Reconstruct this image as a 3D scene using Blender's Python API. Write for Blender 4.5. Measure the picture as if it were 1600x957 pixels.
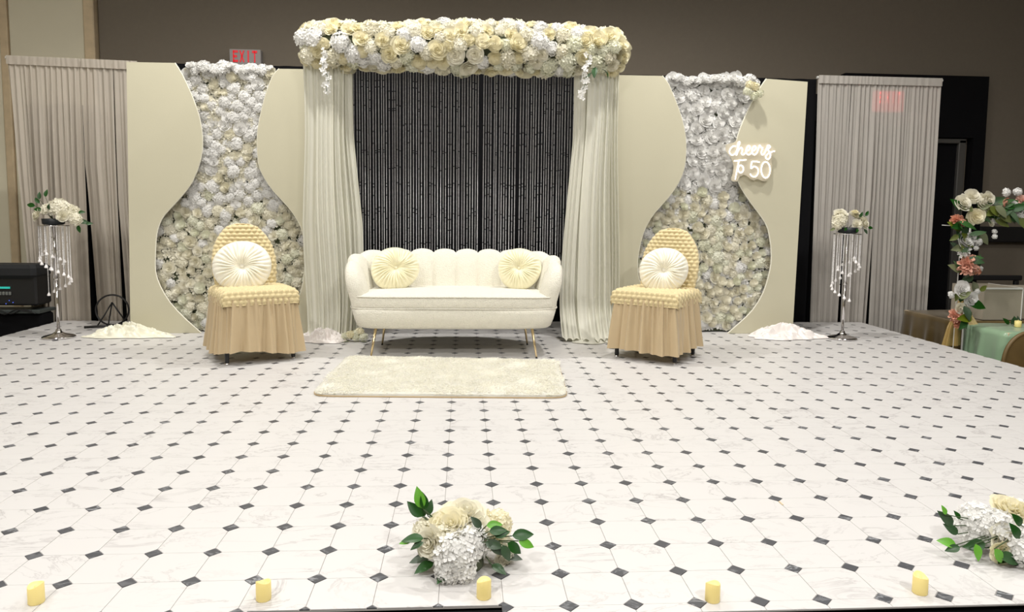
import bpy, math, random
from mathutils import Vector, Matrix, Quaternion, noise
R_ = random.Random(7)
PI = math.pi
for o in list(bpy.data.objects): bpy.data.objects.remove(o)
SC = bpy.context.scene; COL = SC.collection

# ------------------------------------------------------------------ camera
F_PX, PPX, PPY = 1129.3, 800.0, 438.4
RX = Vector((0.9976838, -0.0668000, 0.0119834)); FW = Vector((0.0666595, 0.9934255, -0.0930651))
CAM = Vector((-0.1065, -1.7452, 0.99723))
def _cam_axes():
    p, r, y = .0932, .0120, -.0670
    f = Vector((-math.sin(y)*math.cos(p), math.cos(y)*math.cos(p), -math.sin(p)))
    a = Vector((math.cos(y), math.sin(y), 0)); u = a.cross(f)
    return a*math.cos(r)+u*math.sin(r), -a*math.sin(r)+u*math.cos(r), f
RX, UP, FW = _cam_axes()
cd = bpy.data.cameras.new('camera'); cam = bpy.data.objects.new('camera', cd); COL.objects.link(cam)
cd.sensor_width = 36; cd.lens = F_PX/1600*36; cd.shift_y = (PPY-478.5)/1600; cd.clip_start = .02; cd.clip_end = 60
cam.matrix_world = Matrix((( RX.x, UP.x, -FW.x, CAM.x), (RX.y, UP.y, -FW.y, CAM.y), (RX.z, UP.z, -FW.z, CAM.z), (0, 0, 0, 1)))
SC.camera = cam
def ray(px, py): return FW + RX*((px-PPX)/F_PX) + UP*((PPY-py)/F_PX)
def at(px, py, Y):
    d = ray(px, py); return CAM + d*((Y-CAM.y)/d.y)
def project(p):
    d = Vector(p)-CAM; z = d.dot(FW)
    return (PPX+F_PX*d.dot(RX)/z, PPY-F_PX*d.dot(UP)/z, z)

# ------------------------------------------------------------------ world and lights
w = bpy.data.worlds.new('world'); SC.world = w; w.use_nodes = True
w.node_tree.nodes['Background'].inputs[0].default_value = (1, .97, .93, 1)
w.node_tree.nodes['Background'].inputs[1].default_value = .05
def light(kind, name, loc, power, col=(1, .94, .84), size=.2, target=None, spot=None, blend=.4):
    l = bpy.data.lights.new(name, kind); l.energy = power; l.color = col
    if kind == 'AREA': l.shape = 'DISK'; l.size = size
    else: l.shadow_soft_size = size
    if kind == 'SPOT': l.spot_size = math.radians(spot); l.spot_blend = blend
    o = bpy.data.objects.new(name, l); COL.objects.link(o); o.location = loc
    if target is not None: o.rotation_euler = (Vector(target)-Vector(loc)).to_track_quat('-Z', 'Y').to_euler()
    return o
CEIL = 4.3
for kx in (-1.5, 1.5): light('SPOT', 'downlight', (kx, 3.12, CEIL-.06), 500, (1, .97, .92), .07, (kx, 3.12, 0), 150, .7)
for i, (x, y, e) in enumerate([(-3.4, 2.0, 145), (3.4, 2.0, 155), (-2.6, -.6, 115), (0, -.6, 115), (2.6, -.6, 115), (-1.9, -3.5, 480), (1.9, -3.5, 480)]):
    light('AREA', 'downlight', (x, y, CEIL-.04), e*.62, (1, .975, .935), .3)
SC.view_settings.view_transform = 'Standard'; SC.view_settings.look = 'None'
SC.view_settings.exposure = -0.72; SC.view_settings.gamma = 1; SC.view_settings.use_curve_mapping = False

# ------------------------------------------------------------------ materials
def srgb(r, g, b):
    f = lambda c: (c/255/12.92) if c/255 <= .04045 else ((c/255+.055)/1.055)**2.4
    return (f(r), f(g), f(b), 1)
MATS = {}
def mat(name, col, rough=.6, metal=0, noise_scale=None, vary=.12, bump=0, bump_scale=60, rand=0, emit=None, trans=0, spec=.5, coat=0, sheen=0, transl=0, alpha=1):
    if name in MATS: return MATS[name]
    m = bpy.data.materials.new(name); m.use_nodes = True; nt = m.node_tree; N = nt.nodes; L = nt.links
    b = N['Principled BSDF']; out = N['Material Output']
    b.inputs['Roughness'].default_value = rough; b.inputs['Metallic'].default_value = metal
    b.inputs['Specular IOR Level'].default_value = spec; b.inputs['Coat Weight'].default_value = coat
    b.inputs['Sheen Weight'].default_value = sheen; b.inputs['Transmission Weight'].default_value = trans
    b.inputs['Base Color'].default_value = col
    src = None
    tc = N.new('ShaderNodeTexCoord')
    if noise_scale:
        n = N.new('ShaderNodeTexNoise'); n.inputs['Scale'].default_value = noise_scale; n.inputs['Detail'].default_value = 5
        L.new(tc.outputs['Object'], n.inputs['Vector'])
        mx = N.new('ShaderNodeMix'); mx.data_type = 'RGBA'
        mx.inputs[6].default_value = tuple(c*(1-vary) for c in col[:3])+(1,); mx.inputs[7].default_value = tuple(min(1, c*(1+vary)) for c in col[:3])+(1,)
        L.new(n.outputs['Fac'], mx.inputs[0]); src = mx.outputs[2]
    if rand:
        oi = N.new('ShaderNodeObjectInfo'); hs = N.new('ShaderNodeHueSaturation')
        mr = N.new('ShaderNodeMapRange'); mr.inputs[3].default_value = 1-rand; mr.inputs[4].default_value = 1+rand*.25
        ms = N.new('ShaderNodeMapRange'); ms.inputs[3].default_value = 1+rand*2.2; ms.inputs[4].default_value = 1-rand*2.2
        L.new(oi.outputs['Random'], mr.inputs[0]); L.new(oi.outputs['Random'], ms.inputs[0]); L.new(mr.outputs[0], hs.inputs['Value']); L.new(ms.outputs[0], hs.inputs['Saturation'])
        if src: L.new(src, hs.inputs['Color'])
        else: hs.inputs['Color'].default_value = col
        src = hs.outputs[0]
    if src: L.new(src, b.inputs['Base Color'])
    if bump:
        n2 = N.new('ShaderNodeTexNoise'); n2.inputs['Scale'].default_value = bump_scale; n2.inputs['Detail'].default_value = 3
        L.new(tc.outputs['Object'], n2.inputs['Vector'])
        bp = N.new('ShaderNodeBump'); bp.inputs['Strength'].default_value = bump; bp.inputs['Distance'].default_value = .01
        L.new(n2.outputs['Fac'], bp.inputs['Height']); L.new(bp.outputs[0], b.inputs['Normal'])
    if emit: b.inputs['Emission Color'].default_value = emit[0]; b.inputs['Emission Strength'].default_value = emit[1]
    if transl or alpha < 1:
        last = b.outputs[0]
        if transl:
            t = N.new('ShaderNodeBsdfTranslucent'); t.inputs[0].default_value = col
            if src: L.new(src, t.inputs[0])
            ms = N.new('ShaderNodeMixShader'); ms.inputs[0].default_value = transl
            L.new(last, ms.inputs[1]); L.new(t.outputs[0], ms.inputs[2]); last = ms.outputs[0]
        if alpha < 1:
            tr = N.new('ShaderNodeBsdfTransparent'); ma = N.new('ShaderNodeMixShader'); ma.inputs[0].default_value = alpha
            L.new(tr.outputs[0], ma.inputs[1]); L.new(last, ma.inputs[2]); last = ma.outputs[0]
        L.new(last, out.inputs[0])
    MATS[name] = m; return m
def marble(name, base, vein, scale, wid, rough, strength):
    m = bpy.data.materials.new(name); m.use_nodes = True; nt = m.node_tree; N = nt.nodes; L = nt.links; b = N['Principled BSDF']
    g = N.new('ShaderNodeNewGeometry'); oi = N.new('ShaderNodeObjectInfo')
    ml = N.new('ShaderNodeMath'); ml.operation = 'MULTIPLY'; ml.inputs[1].default_value = 37; L.new(oi.outputs['Random'], ml.inputs[0])
    ad = N.new('ShaderNodeVectorMath'); ad.operation = 'ADD'; L.new(g.outputs['Position'], ad.inputs[0]); L.new(ml.outputs[0], ad.inputs[1])
    mp = N.new('ShaderNodeMapping'); mp.inputs['Scale'].default_value = (.45, 1, 1); mp.inputs['Rotation'].default_value = (0, 0, .35); L.new(ad.outputs[0], mp.inputs[0])
    n = N.new('ShaderNodeTexNoise'); n.inputs['Scale'].default_value = scale; n.inputs['Detail'].default_value = 8; n.inputs['Roughness'].default_value = .62; n.inputs['Distortion'].default_value = 1.4
    L.new(mp.outputs[0], n.inputs['Vector'])
    r = N.new('ShaderNodeValToRGB'); e = r.color_ramp.elements
    e[0].position = .5-wid; e[0].color = (0, 0, 0, 1); e[1].position = .5+wid; e[1].color = (0, 0, 0, 1); k = e.new(.5); k.color = (1, 1, 1, 1)
    L.new(n.outputs['Fac'], r.inputs[0])
    n2 = N.new('ShaderNodeTexNoise'); n2.inputs['Scale'].default_value = 3.5; L.new(ad.outputs[0], n2.inputs['Vector'])
    r2 = N.new('ShaderNodeMapRange'); r2.inputs[1].default_value = .42; r2.inputs[2].default_value = .7; r2.inputs[3].default_value = .15; r2.inputs[4].default_value = strength
    L.new(n2.outputs['Fac'], r2.inputs[0])
    mm = N.new('ShaderNodeMath'); mm.operation = 'MULTIPLY'; L.new(r.outputs[0], mm.inputs[0]); L.new(r2.outputs[0], mm.inputs[1])
    mx = N.new('ShaderNodeMix'); mx.data_type = 'RGBA'; mx.inputs[6].default_value = base; mx.inputs[7].default_value = vein
    L.new(mm.outputs[0], mx.inputs[0]); L.new(mx.outputs[2], b.inputs['Base Color']); b.inputs['Roughness'].default_value = rough
    return m
M_MARBLE = marble('marble_print', (.60, .585, .575, 1), (.33, .31, .31, 1), 5.5, .018, .42, .8)
M_DARK = marble('dark_marble_print', (.060, .062, .070, 1), (.42, .43, .45, 1), 16, .035, .42, .9)
M_SEAM = mat('seam', (.42, .40, .38, 1), .6)
M_BLACK = mat('black_cloth', (.006, .006, .007, 1), .9, spec=.1)
M_BLACKM = mat('black_metal', (.010, .010, .011, 1), .5)
M_WALL = mat('taupe_wall', (.175, .148, .113, 1), .85, noise_scale=30, vary=.05, bump=.15, bump_scale=180)
M_PART = mat('partition_panel', (.72, .67, .52, 1), .85, noise_scale=3, vary=.05, bump=.1, bump_scale=220)
M_WOOD = mat('pale_wood', (.62, .49, .32, 1), .6, noise_scale=12, vary=.2)
M_BOARD = mat('board_paint', (.56, .53, .395, 1), .55, noise_scale=1.6, vary=.035, bump=.04, bump_scale=90)
M_BOARDEDGE = mat('board_edge', (.75, .73, .62, 1), .6)
M_WHITEF = mat('petal_white', (.90, .895, .875, 1), .7, rand=.05, transl=.32)
M_IVORYF = mat('petal_ivory', (.89, .86, .73, 1), .7, rand=.07, transl=.32)
M_CREAMF = mat('petal_cream', (.92, .87, .66, 1), .7, rand=.07, transl=.32)
M_GREENF = mat('petal_green_white', (.86, .86, .72, 1), .7, rand=.08, transl=.32)
M_PINKF = mat('petal_peach', (.80, .42, .30, 1), .7, rand=.14, transl=.12)
M_LEAF = mat('leaf_green', (.018, .075, .014, 1), .42, noise_scale=25, vary=.35, rand=.25)
M_LEAFB = mat('leaf_bright', (.12, .36, .03, 1), .42, noise_scale=25, vary=.2)
M_LEAFS = mat('leaf_sage', (.07, .14, .06, 1), .5, noise_scale=25, vary=.2, rand=.2)
M_LEAFO = mat('leaf_olive', (.14, .17, .05, 1), .5, noise_scale=25, vary=.2, rand=.2)
M_STEM = mat('stem', (.03, .06, .015, 1), .6)
M_MAT = mat('flower_backing', (.10, .12, .07, 1), .9)
M_DRAPE = mat('chiffon_ivory', (.78, .77, .67, 1), .75, noise_scale=6, vary=.03, transl=.25)
M_SHEER = mat('sheer_grey', (.60, .54, .46, 1), .8, noise_scale=5, vary=.06, transl=.2, alpha=.93)
M_SHEERR = mat('sheer_grey_right', (.56, .525, .48, 1), .8, noise_scale=5, vary=.06, transl=.2, alpha=.93)
M_SATIN = mat('satin_ivory', (.82, .80, .66, 1), .32, noise_scale=8, vary=.04, sheen=.3)
M_SATINW = mat('satin_white', (.84, .79, .76, 1), .30, noise_scale=8, vary=.04, sheen=.3)
M_BOUCLE = mat('boucle_cream', (.84, .81, .70, 1), .95, noise_scale=40, vary=.06, bump=.9, bump_scale=150, sheen=.4)
M_VELVET = mat('velvet_cream', (.85, .80, .56, 1), .5, sheen=.6)
M_VELVETI = mat('velvet_ivory', (.88, .84, .70, 1), .45, sheen=.6)
M_GOLD = mat('gold_leg', (.75, .60, .36, 1), .25, metal=1)
M_KNIT = mat('gold_knit', (.66, .55, .31, 1), .8, noise_scale=30, vary=.08, sheen=.3)
M_SKIRT = mat('gold_skirt', (.58, .45, .27, 1), .6, noise_scale=8, vary=.07, transl=.12, sheen=.3)
M_CHROME = mat('chrome', (.72, .70, .70, 1), .12, metal=1)
M_CRYSTAL = mat('crystal', (.92, .90, .90, 1), .08, spec=1, coat=1, noise_scale=90, vary=.25)
M_PENDANT = mat('crystal_drop', (.95, .92, .92, 1), .1, spec=1, coat=1)
M_BEAD = mat('bead', (.66, .65, .67, 1), .3, spec=.9, rand=.2)
M_PILE = mat('rug_pile', (.97, .955, .88, 1), .9, noise_scale=5, vary=.02, sheen=.3, transl=.45)
M_RUGB = mat('rug_backing', (.55, .42, .25, 1), .9)
M_CANDLE = mat('candle_plastic', (.93, .80, .34, 1), .45, noise_scale=10, vary=.04, transl=.2, emit=((1, .75, .25, 1), .12))
M_GREENSAT = mat('green_satin', (.25, .38, .24, 1), .3, noise_scale=3, vary=.1, sheen=.3)
M_GOLDSAT = mat('gold_satin', (.11, .072, .022, 1), .3, noise_scale=3, vary=.15, sheen=.3)
M_CARD = mat('pale_card', (.36, .32, .25, 1), .7, noise_scale=6, vary=.08)
M_WHITE = mat('white_paint', (.75, .75, .72, 1), .5)
M_CARPET = mat('dark_carpet', (.035, .030, .026, 1), .95, noise_scale=60, vary=.3)
M_CEIL = mat('ceiling_paint', (.55, .53, .50, 1), .9)
M_BROWN = mat('brown_seat', (.14, .09, .03, 1), .5, noise_scale=15, vary=.2)
M_SIGN = mat('sign_plate', (.33, .31, .30, 1), .5)
M_RED = mat('red_letters', (.75, .02, .03, 1), .4, emit=((1, .03, .05, 1), .35))
M_NEON = mat('neon_tube', (1, 1, 1, 1), .4, emit=((1, .95, .92, 1), 2.4))
M_ACRYL = mat('clear_backing', (.80, .74, .60, 1), .25, transl=.3, alpha=.75)
M_TEAL = mat('teal_display', (.02, .4, .35, 1), .4, emit=((.05, .8, .65, 1), .5))
M_BLUE = mat('blue_led', (.05, .08, .6, 1), .4, emit=((.1, .2, 1, 1), 1.5))
M_LAMP = mat('lamp_diffuser', (1, 1, 1, 1), .5, emit=((1, .95, .88, 1), 6))

# ------------------------------------------------------------------ mesh helpers
class MB:
    def __init__(s): s.v = []; s.f = []
    def add(s, vs, fs):
        n = len(s.v); s.v += [tuple(v) for v in vs]; s.f += [tuple(i+n for i in f) for f in fs]; return s
    def box(s, lo, hi):
        x0, y0, z0 = lo; x1, y1, z1 = hi
        return s.add([(x0,y0,z0),(x1,y0,z0),(x1,y1,z0),(x0,y1,z0),(x0,y0,z1),(x1,y0,z1),(x1,y1,z1),(x0,y1,z1)],
                     [(0,3,2,1),(4,5,6,7),(0,1,5,4),(1,2,6,5),(2,3,7,6),(3,0,4,7)])
    def bbox(s, lo, hi, b=.005):
        # box with chamfered vertical and top edges
        x0, y0, z0 = lo; x1, y1, z1 = hi
        def ring(i, z): 
            c = b
            return [(x0+i+c,y0+i,z),(x1-i-c,y0+i,z),(x1-i,y0+i+c,z),(x1-i,y1-i-c,z),(x1-i-c,y1-i,z),(x0+i+c,y1-i,z),(x0+i,y1-i-c,z),(x0+i,y0+i+c,z)]
        return s.rings([ring(b*.7, z0), ring(0, z0+b), ring(0, z1-b), ring(b*.7, z1)])
    def rings(s, rs, cap0=True, cap1=True, closed=True):
        n = len(rs[0]); vs = [p for r in rs for p in r]; fs = []
        for i in range(len(rs)-1):
            for j in range(n if closed else n-1):
                k = (j+1) % n; fs.append((i*n+j, i*n+k, (i+1)*n+k, (i+1)*n+j))
        if cap0: fs.append(tuple(range(n-1, -1, -1)))
        if cap1: fs.append(tuple((len(rs)-1)*n+j for j in range(n)))
        return s.add(vs, fs)
    def lathe(s, prof, n=24, c=(0, 0, 0)):
        return s.rings([[(c[0]+r*math.cos(2*PI*j/n), c[1]+r*math.sin(2*PI*j/n), c[2]+z) for j in range(n)] for r, z in prof])
    def tube(s, pts, r, n=8, closed=False):
        pts = [Vector(p) for p in pts]; rs = []; m = len(pts); up = None
        for i, p in enumerate(pts):
            a = pts[(i-1) % m] if (closed or i > 0) else p; b = pts[(i+1) % m] if (closed or i < m-1) else p
            t = (b-a).normalized()
            if up is None: up = t.orthogonal().normalized()
            up = (up - t*up.dot(t)).normalized(); w = t.cross(up)
            rr = r[i] if isinstance(r, (list, tuple)) else r
            rs.append([tuple(p+(up*math.cos(2*PI*j/n)+w*math.sin(2*PI*j/n))*rr) for j in range(n)])
        if closed: rs.append(rs[0])
        return s.rings(rs, not closed, not closed)
    def grid(s, fn, nu, nv, closeu=False):
        vs = [fn(i/(nu if closeu else nu-1), j/(nv-1)) for j in range(nv) for i in range(nu)]; fs = []
        for j in range(nv-1):
            for i in range(nu if closeu else nu-1):
                k = (i+1) % nu; fs.append((j*nu+i, j*nu+k, (j+1)*nu+k, (j+1)*nu+i))
        return s.add(vs, fs)
    def prism(s, poly, y0, y1):       # polygon in x,z extruded along y
        n = len(poly); vs = [(x, y0, z) for x, z in poly]+[(x, y1, z) for x, z in poly]
        return s.add(vs, [tuple(range(n)), tuple(range(2*n-1, n-1, -1))]+[(i, i+n, (i+1) % n+n, (i+1) % n) for i in range(n)])
    def mesh(s, name, m, smooth=False):
        me = bpy.data.meshes.new(name); me.from_pydata(s.v, [], s.f); me.materials.append(m)
        if smooth: me.polygons.foreach_set('use_smooth', [True]*len(me.polygons))
        me.update(); return me
    def build(s, name, m, parent=None, smooth=False, world=False, loc=None):
        if world and parent is not None:
            p = parent.location; s.v = [(x-p.x, y-p.y, z-p.z) for x, y, z in s.v]
        elif parent is None:             # top-level mesh: origin at its base centre
            xs = [v[0] for v in s.v]; ys = [v[1] for v in s.v]; zs = [v[2] for v in s.v]
            c = Vector(((min(xs)+max(xs))/2, (min(ys)+max(ys))/2, min(zs))) if loc is None else Vector(loc)
            s.v = [(x-c.x, y-c.y, z-c.z) for x, y, z in s.v]; loc = c
        o = bpy.data.objects.new(name, s.mesh(name, m, smooth)); COL.objects.link(o); o.parent = parent
        if loc is not None: o.location = loc
        return o
def link(name, me, parent=None, loc=(0, 0, 0), q=None, sc=1):
    o = bpy.data.objects.new(name, me); COL.objects.link(o); o.parent = parent; o.location = loc
    if q is not None: o.rotation_mode = 'QUATERNION'; o.rotation_quaternion = q
    o.scale = (sc, sc, sc) if not isinstance(sc, tuple) else sc
    return o
def thing(name, label, cat, loc=(0, 0, 0), rz=0, group=None):
    o = bpy.data.objects.new(name, None); COL.objects.link(o); o.location = loc; o.rotation_euler = (0, 0, rz)
    o.empty_display_size = .1
    return tag(o, label, cat, group)
def tag(o, label, cat, group=None):
    o['label'] = label; o['category'] = cat
    if group: o['group'] = group
    return o
def struct(o): o['kind'] = 'structure'; return o
def facing(n, spin=0):
    return Vector(n).normalized().to_track_quat('Z', 'Y') @ Quaternion((0, 0, 1), spin)
def fbm(x, y, z=0, s=1): return noise.fractal(Vector((x*s, y*s, z)), 1.0, 2.0, 4)

# ------------------------------------------------------------------ room
ZF = -.6
struct(MB().box((-6.5, -6, ZF-.05), (7.5, 6.0, ZF)).build('floor', M_CARPET))
struct(MB().box((-6.5, -6, CEIL), (7.5, 6.0, CEIL+.05)).build('ceiling', M_CEIL))
struct(MB().box((-3.74, 5.9, ZF), (7.5, 6.0, CEIL)).build('wall_back', M_WALL))
struct(MB().box((-6.6, -6, ZF), (-6.5, 6.0, CEIL)).build('wall_left', M_PART))
struct(MB().box((7.5, -6, ZF), (7.6, 6.0, CEIL)).build('wall_right', M_WALL))
struct(MB().box((-6.5, -6.1, ZF), (7.5, -6, CEIL)).build('wall_front', M_WALL))
wp = bpy.data.objects.new('wall_partition', None); COL.objects.link(wp); wp.location = (-5.1, 5.9, ZF); struct(wp)
for a, b in ((-6.49, -5.6), (-5.57, -4.66), (-4.58, -3.86)):
    MB().bbox((a, 5.86, ZF), (b, 5.98, CEIL-.01), .012).build('partition_panel', M_PART, wp, world=True)
struct(MB().bbox((-3.855, 5.83, ZF), (-3.755, 5.995, CEIL-.01), .008).build('trim_1', M_WOOD))
struct(MB().bbox((-4.66, 5.845, ZF), (-4.585, 5.995, CEIL-.01), .008).build('trim_2', M_WOOD))
# black door surround on the right of the back wall, with a grey trimmed door recess
struct(MB().prism([(3.9, ZF), (3.9, 2.51), (5.49, 2.51), (5.52, ZF), (5.36, ZF), (5.36, 1.86), (4.1, 1.86), (4.1, ZF)], 5.80, 5.899).build('trim_3', M_BLACK))
d = struct(MB().box((4.2, 5.86, ZF), (5.22, 5.90, 1.80)).build('door_1', M_BLACK))
fr = MB().bbox((5.22, 5.82, ZF+.001), (5.30, 5.9, 1.84), .008).bbox((4.14, 5.82, 1.80), (5.30, 5.9, 1.85), .008).build('door_frame', mat('door_trim_grey', (.075, .072, .066, 1), .5))
fr.parent = d; fr.location = fr.location-d.location
struct(MB().bbox((5.52, 5.82, .74), (7.49, 5.899, .91), .01).build('trim_4', M_BLACKM))
# ceiling lamps that light the hall
for o in [x for x in bpy.data.objects if x.type == 'LIGHT']:
    t = thing('ceiling_light', 'round white recessed ceiling lamp', 'lamp', (o.location.x, o.location.y, CEIL-.03), 0, 'recessed ceiling lamps')
    MB().lathe([(.30, .03), (.30, .005), (.27, 0), (.27, .03)], 32).build('trim_ring', M_WHITE, t, True)
    MB().lathe([(.265, .028), (.265, .012)], 32).build('diffuser', M_LAMP, t)

# ------------------------------------------------------------------ stage with octagon-and-dot tiles
G = 1/6; NC, NR, DD = 22, 29, .158
st = thing('stage', 'low stage covered with white marble octagon tiles and small black diamonds', 'stage', (0, 2.4, ZF))
MB().box((-3.660, .02, -.58), (3.660, 4.833, -.008)).build('deck', M_BLACK, st, world=True)
MB().box((-3.667, .012, -.0078), (3.667, 4.833, -.0025)).build('vinyl_sheet', M_SEAM, st, world=True)
MB().box((-3.667, -.043, -.005), (-.64, .0118, -.0025)).box((-.005, -.043, -.005), (3.667, .0118, -.0025)).build('vinyl_overlap', M_SEAM, st, world=True)
MB().box((-3.66, -.028, -.599), (3.66, .0, -.0075)).build('skirt', M_BLACK, st, world=True)
def clip(poly, ax, val, keep):
    out = []
    for i in range(len(poly)):
        a, b = poly[i], poly[(i+1) % len(poly)]; ia, ib = (a[ax]-val)*keep >= 0, (b[ax]-val)*keep >= 0
        if ia: out.append(a)
        if ia != ib:
            t = (val-a[ax])/(b[ax]-a[ax]); out.append((a[0]+t*(b[0]-a[0]), a[1]+t*(b[1]-a[1])))
    return out
def plate(mb, poly, z0, z1, c=(0, 0), bev=.0007):
    n = len(poly)
    if n < 3: return
    cx = sum(p[0] for p in poly)/n; cy = sum(p[1] for p in poly)/n
    k = 1-bev*12
    mb.rings([[(x+c[0], y+c[1], z0) for x, y in poly], [(x+c[0], y+c[1], z1-.0004) for x, y in poly], [(cx+(x-cx)*k+c[0], cy+(y-cy)*k+c[1], z1) for x, y in poly]], cap0=False)
g_ = .0048
oct_ = [(-.5+DD+g_, -.5+g_), (.5-DD-g_, -.5+g_), (.5-g_, -.5+DD+g_), (.5-g_, .5-DD-g_), (.5-DD-g_, .5-g_), (-.5+DD+g_, .5-g_), (-.5+g_, .5-DD-g_), (-.5+g_, -.5+DD+g_)]
oct_ = [(x*G, y*G) for x, y in oct_]; dia = [(x*(DD-.008)*G, y*(DD-.008)*G) for x, y in ((0, -1), (1, 0), (0, 1), (-1, 0))]
m_oct = MB(); plate(m_oct, oct_, -.003, 0); m_oct = m_oct.mesh('marble_tile', M_MARBLE)
m_dia = MB(); plate(m_dia, dia, -.003, .0002); m_dia = m_dia.mesh('dark_tile', M_DARK)
SEGS = [(-3.667, -.64, -.043), (-.64, -.005, .012), (-.005, 3.667, -.043)]
def clipped(poly, c):
    P = [(x+c[0], y+c[1]) for x, y in poly]; res = []
    if c[1] > .11: return [P]
    for a, b, y in SEGS:
        q = P
        if min(p[0] for p in q) < a: q = clip(q, 0, a, 1)
        if q and max(p[0] for p in q) > b: q = clip(q, 0, b, -1)
        if q: q = clip(q, 1, y, 1)
        if len(q) > 2: res.append(q)
    return res
def lay(name, me, poly, cells, m):
    def vis(c):
        x, y, z = project((c[0], c[1], 0)); return -20 < x < 1620 and y < 975
    cells.sort(key=lambda c: (0 if (vis(c) and c[1] > .1) else 1, (Vector((c[0], c[1], 0))-CAM).length))
    rest = MB()
    for i, c in enumerate(cells):
        if i < 298 and c[1] > .1: link(name, me, st, (c[0], c[1]-2.4, -ZF))
        else:
            for q in clipped(poly, c):
                n0 = len(rest.v); plate(rest, q, -.003, 0)
    o = rest.build(name+'_field', m, st, world=True); o['kind'] = 'stuff'
lay('marble_tile', m_oct, oct_, [((i+.5)*G, (j+.5)*G) for i in range(-NC, NC) for j in range(-1, NR)], M_MARBLE)
lay('dark_tile', m_dia, dia, [(i*G, j*G) for i in range(-NC+1, NC) for j in range(0, NR)], M_DARK)
MB().bbox((1.18, .60, .0), (1.186, .63, .003), .001).build('wood_splinter', M_WOOD).location = (1.0, .62, 0.0002)
tag(bpy.data.objects['wood_splinter'], 'tiny brown splinter lying alone on the open white marble tiles', 'scrap')

# ------------------------------------------------------------------ blooms
def petal(mb, phi, hw, r0, r1, z0, z1, curl, nu=5, nv=4, ruff=0):
    def f(u, v):
        s = (u-.5)*2; wv = math.sin(PI*(.18+.62*v))*hw
        a = phi+s*wv; e = 1-.18*v*s*s
        r = r0+(r1-r0)*(v**.8)*e+curl*v**4*.9
        z = z0+(z1-z0)*math.sin(v*PI/2)*(1-.12*s*s*v)-curl*v**5*1.2+ruff*math.sin(phi*7+s*4)*v
        return (r*math.cos(a), r*math.sin(a), z)
    mb.grid(f, nu, nv)
def cup(mb, phi, hw, r1, z0, z1, curl, tilt, nu=7, nv=5, wave=.05):
    # a bowl-shaped petal: runs out from the axis, rises like a cup wall, lip rolled outwards
    def f(u, v):
        s = (u-.5)*2; a = phi+s*hw*(.55+.45*math.sin(PI*min(1, .15+v*.75)))
        q = v*(1-.10*s*s); b = q*PI/2
        r = r1*math.sin(b)**.9*(1+tilt*s)+curl*max(0, v-.6)**2*5*r1
        z = z0+(z1-z0)*(1-math.cos(b))*(1-.10*s**4)-curl*max(0, v-.75)**2*6*abs(z1)+wave*math.sin(3*s+phi*5)*v
        return (r*math.cos(a), r*math.sin(a), z)
    mb.grid(f, nu, nv)
def rose(seed):
    rr = random.Random(seed); mb = MB()
    for k, (n, r1, z1, hw, curl) in enumerate([(2, .13, .78, 1.9, 0), (3, .26, .80, 1.5, .04), (3, .40, .78, 1.35, .08), (4, .56, .72, 1.1, .14), (4, .74, .60, 1.05, .2), (5, .93, .42, .85, .26)]):
        off = rr.random()*6
        for i in range(n): cup(mb, off+2*PI*i/n+rr.uniform(-.12, .12), hw, r1*rr.uniform(.95, 1.05), (.42, .36, .25, .12, .0, -.08)[k], z1*rr.uniform(.95, 1.04), curl*rr.uniform(.7, 1.3), .09)
    return mb.lathe([(.10, .35), (.11, .55), (.06, .70), (.005, .74)], 8)
def ball_rose(seed):
    rr = random.Random(seed); mb = MB()
    for k, (n, r1, z1, hw, curl) in enumerate([(2, .14, .80, 1.9, 0), (3, .30, .84, 1.5, .0), (3, .46, .84, 1.4, .02), (3, .62, .80, 1.35, .05), (4, .78, .72, 1.15, .06), (4, .93, .62, 1.1, .10)]):
        off = rr.random()*6
        for i in range(n): cup(mb, off+2*PI*i/n+rr.uniform(-.1, .1), hw, r1*rr.uniform(.96, 1.04), (.66, .60, .50, .34, .10, -.2)[k], z1, curl, .10)
    return mb.lathe([(.12, .6), (.12, .72), (.06, .82), (.005, .84)], 8)
def floret(mb, c, n, r, spin, rr):
    q = Vector(n).to_track_quat('Z', 'Y')@Quaternion((0, 0, 1), spin); c = Vector(c)
    for k in range(4):
        a = k*PI/2+rr.uniform(-.15, .15); ca, sa = math.cos(a), math.sin(a); h = rr.uniform(.1, .4)*r
        P = [(.04*r, 0, 0), (.55*r, -.44*r, .16*r), (1.0*r, -.22*r, h), (1.05*r, .24*r, h*.8), (.55*r, .44*r, .16*r), (.6*r, 0, .02*r)]
        P = [c+q@Vector((x*ca-y*sa, x*sa+y*ca, z)) for x, y, z in P]
        mb.add(P, [(0, 1, 5), (1, 2, 5), (2, 3, 5), (3, 4, 5), (4, 0, 5)])
def hydrangea(seed, n=46, fr=.30, hemi=-.25, flat=.85):
    rr = random.Random(seed); mb = MB(); K = .74
    mb.rings([[(K*math.sin(t)*math.cos(2*PI*j/12), K*math.sin(t)*math.sin(2*PI*j/12), K*flat*math.cos(t)) for j in range(12)] for t in (.05, .5, 1.0, 1.5, 1.9)])
    for i in range(n):
        z = 1-(1-hemi)*(i+.5)/n; a = i*2.39996; s = math.sqrt(max(0, 1-z*z)); d = Vector((s*math.cos(a), s*math.sin(a), z))
        d = (d+Vector([rr.uniform(-.12, .12) for _ in range(3)])).normalized(); k = rr.uniform(.80, 1.0)
        floret(mb, (d.x*k, d.y*k, d.z*k*flat), d+Vector([rr.uniform(-.4, .4) for _ in range(3)]), fr*rr.uniform(.85, 1.15), rr.random()*6, rr)
    return mb
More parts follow.
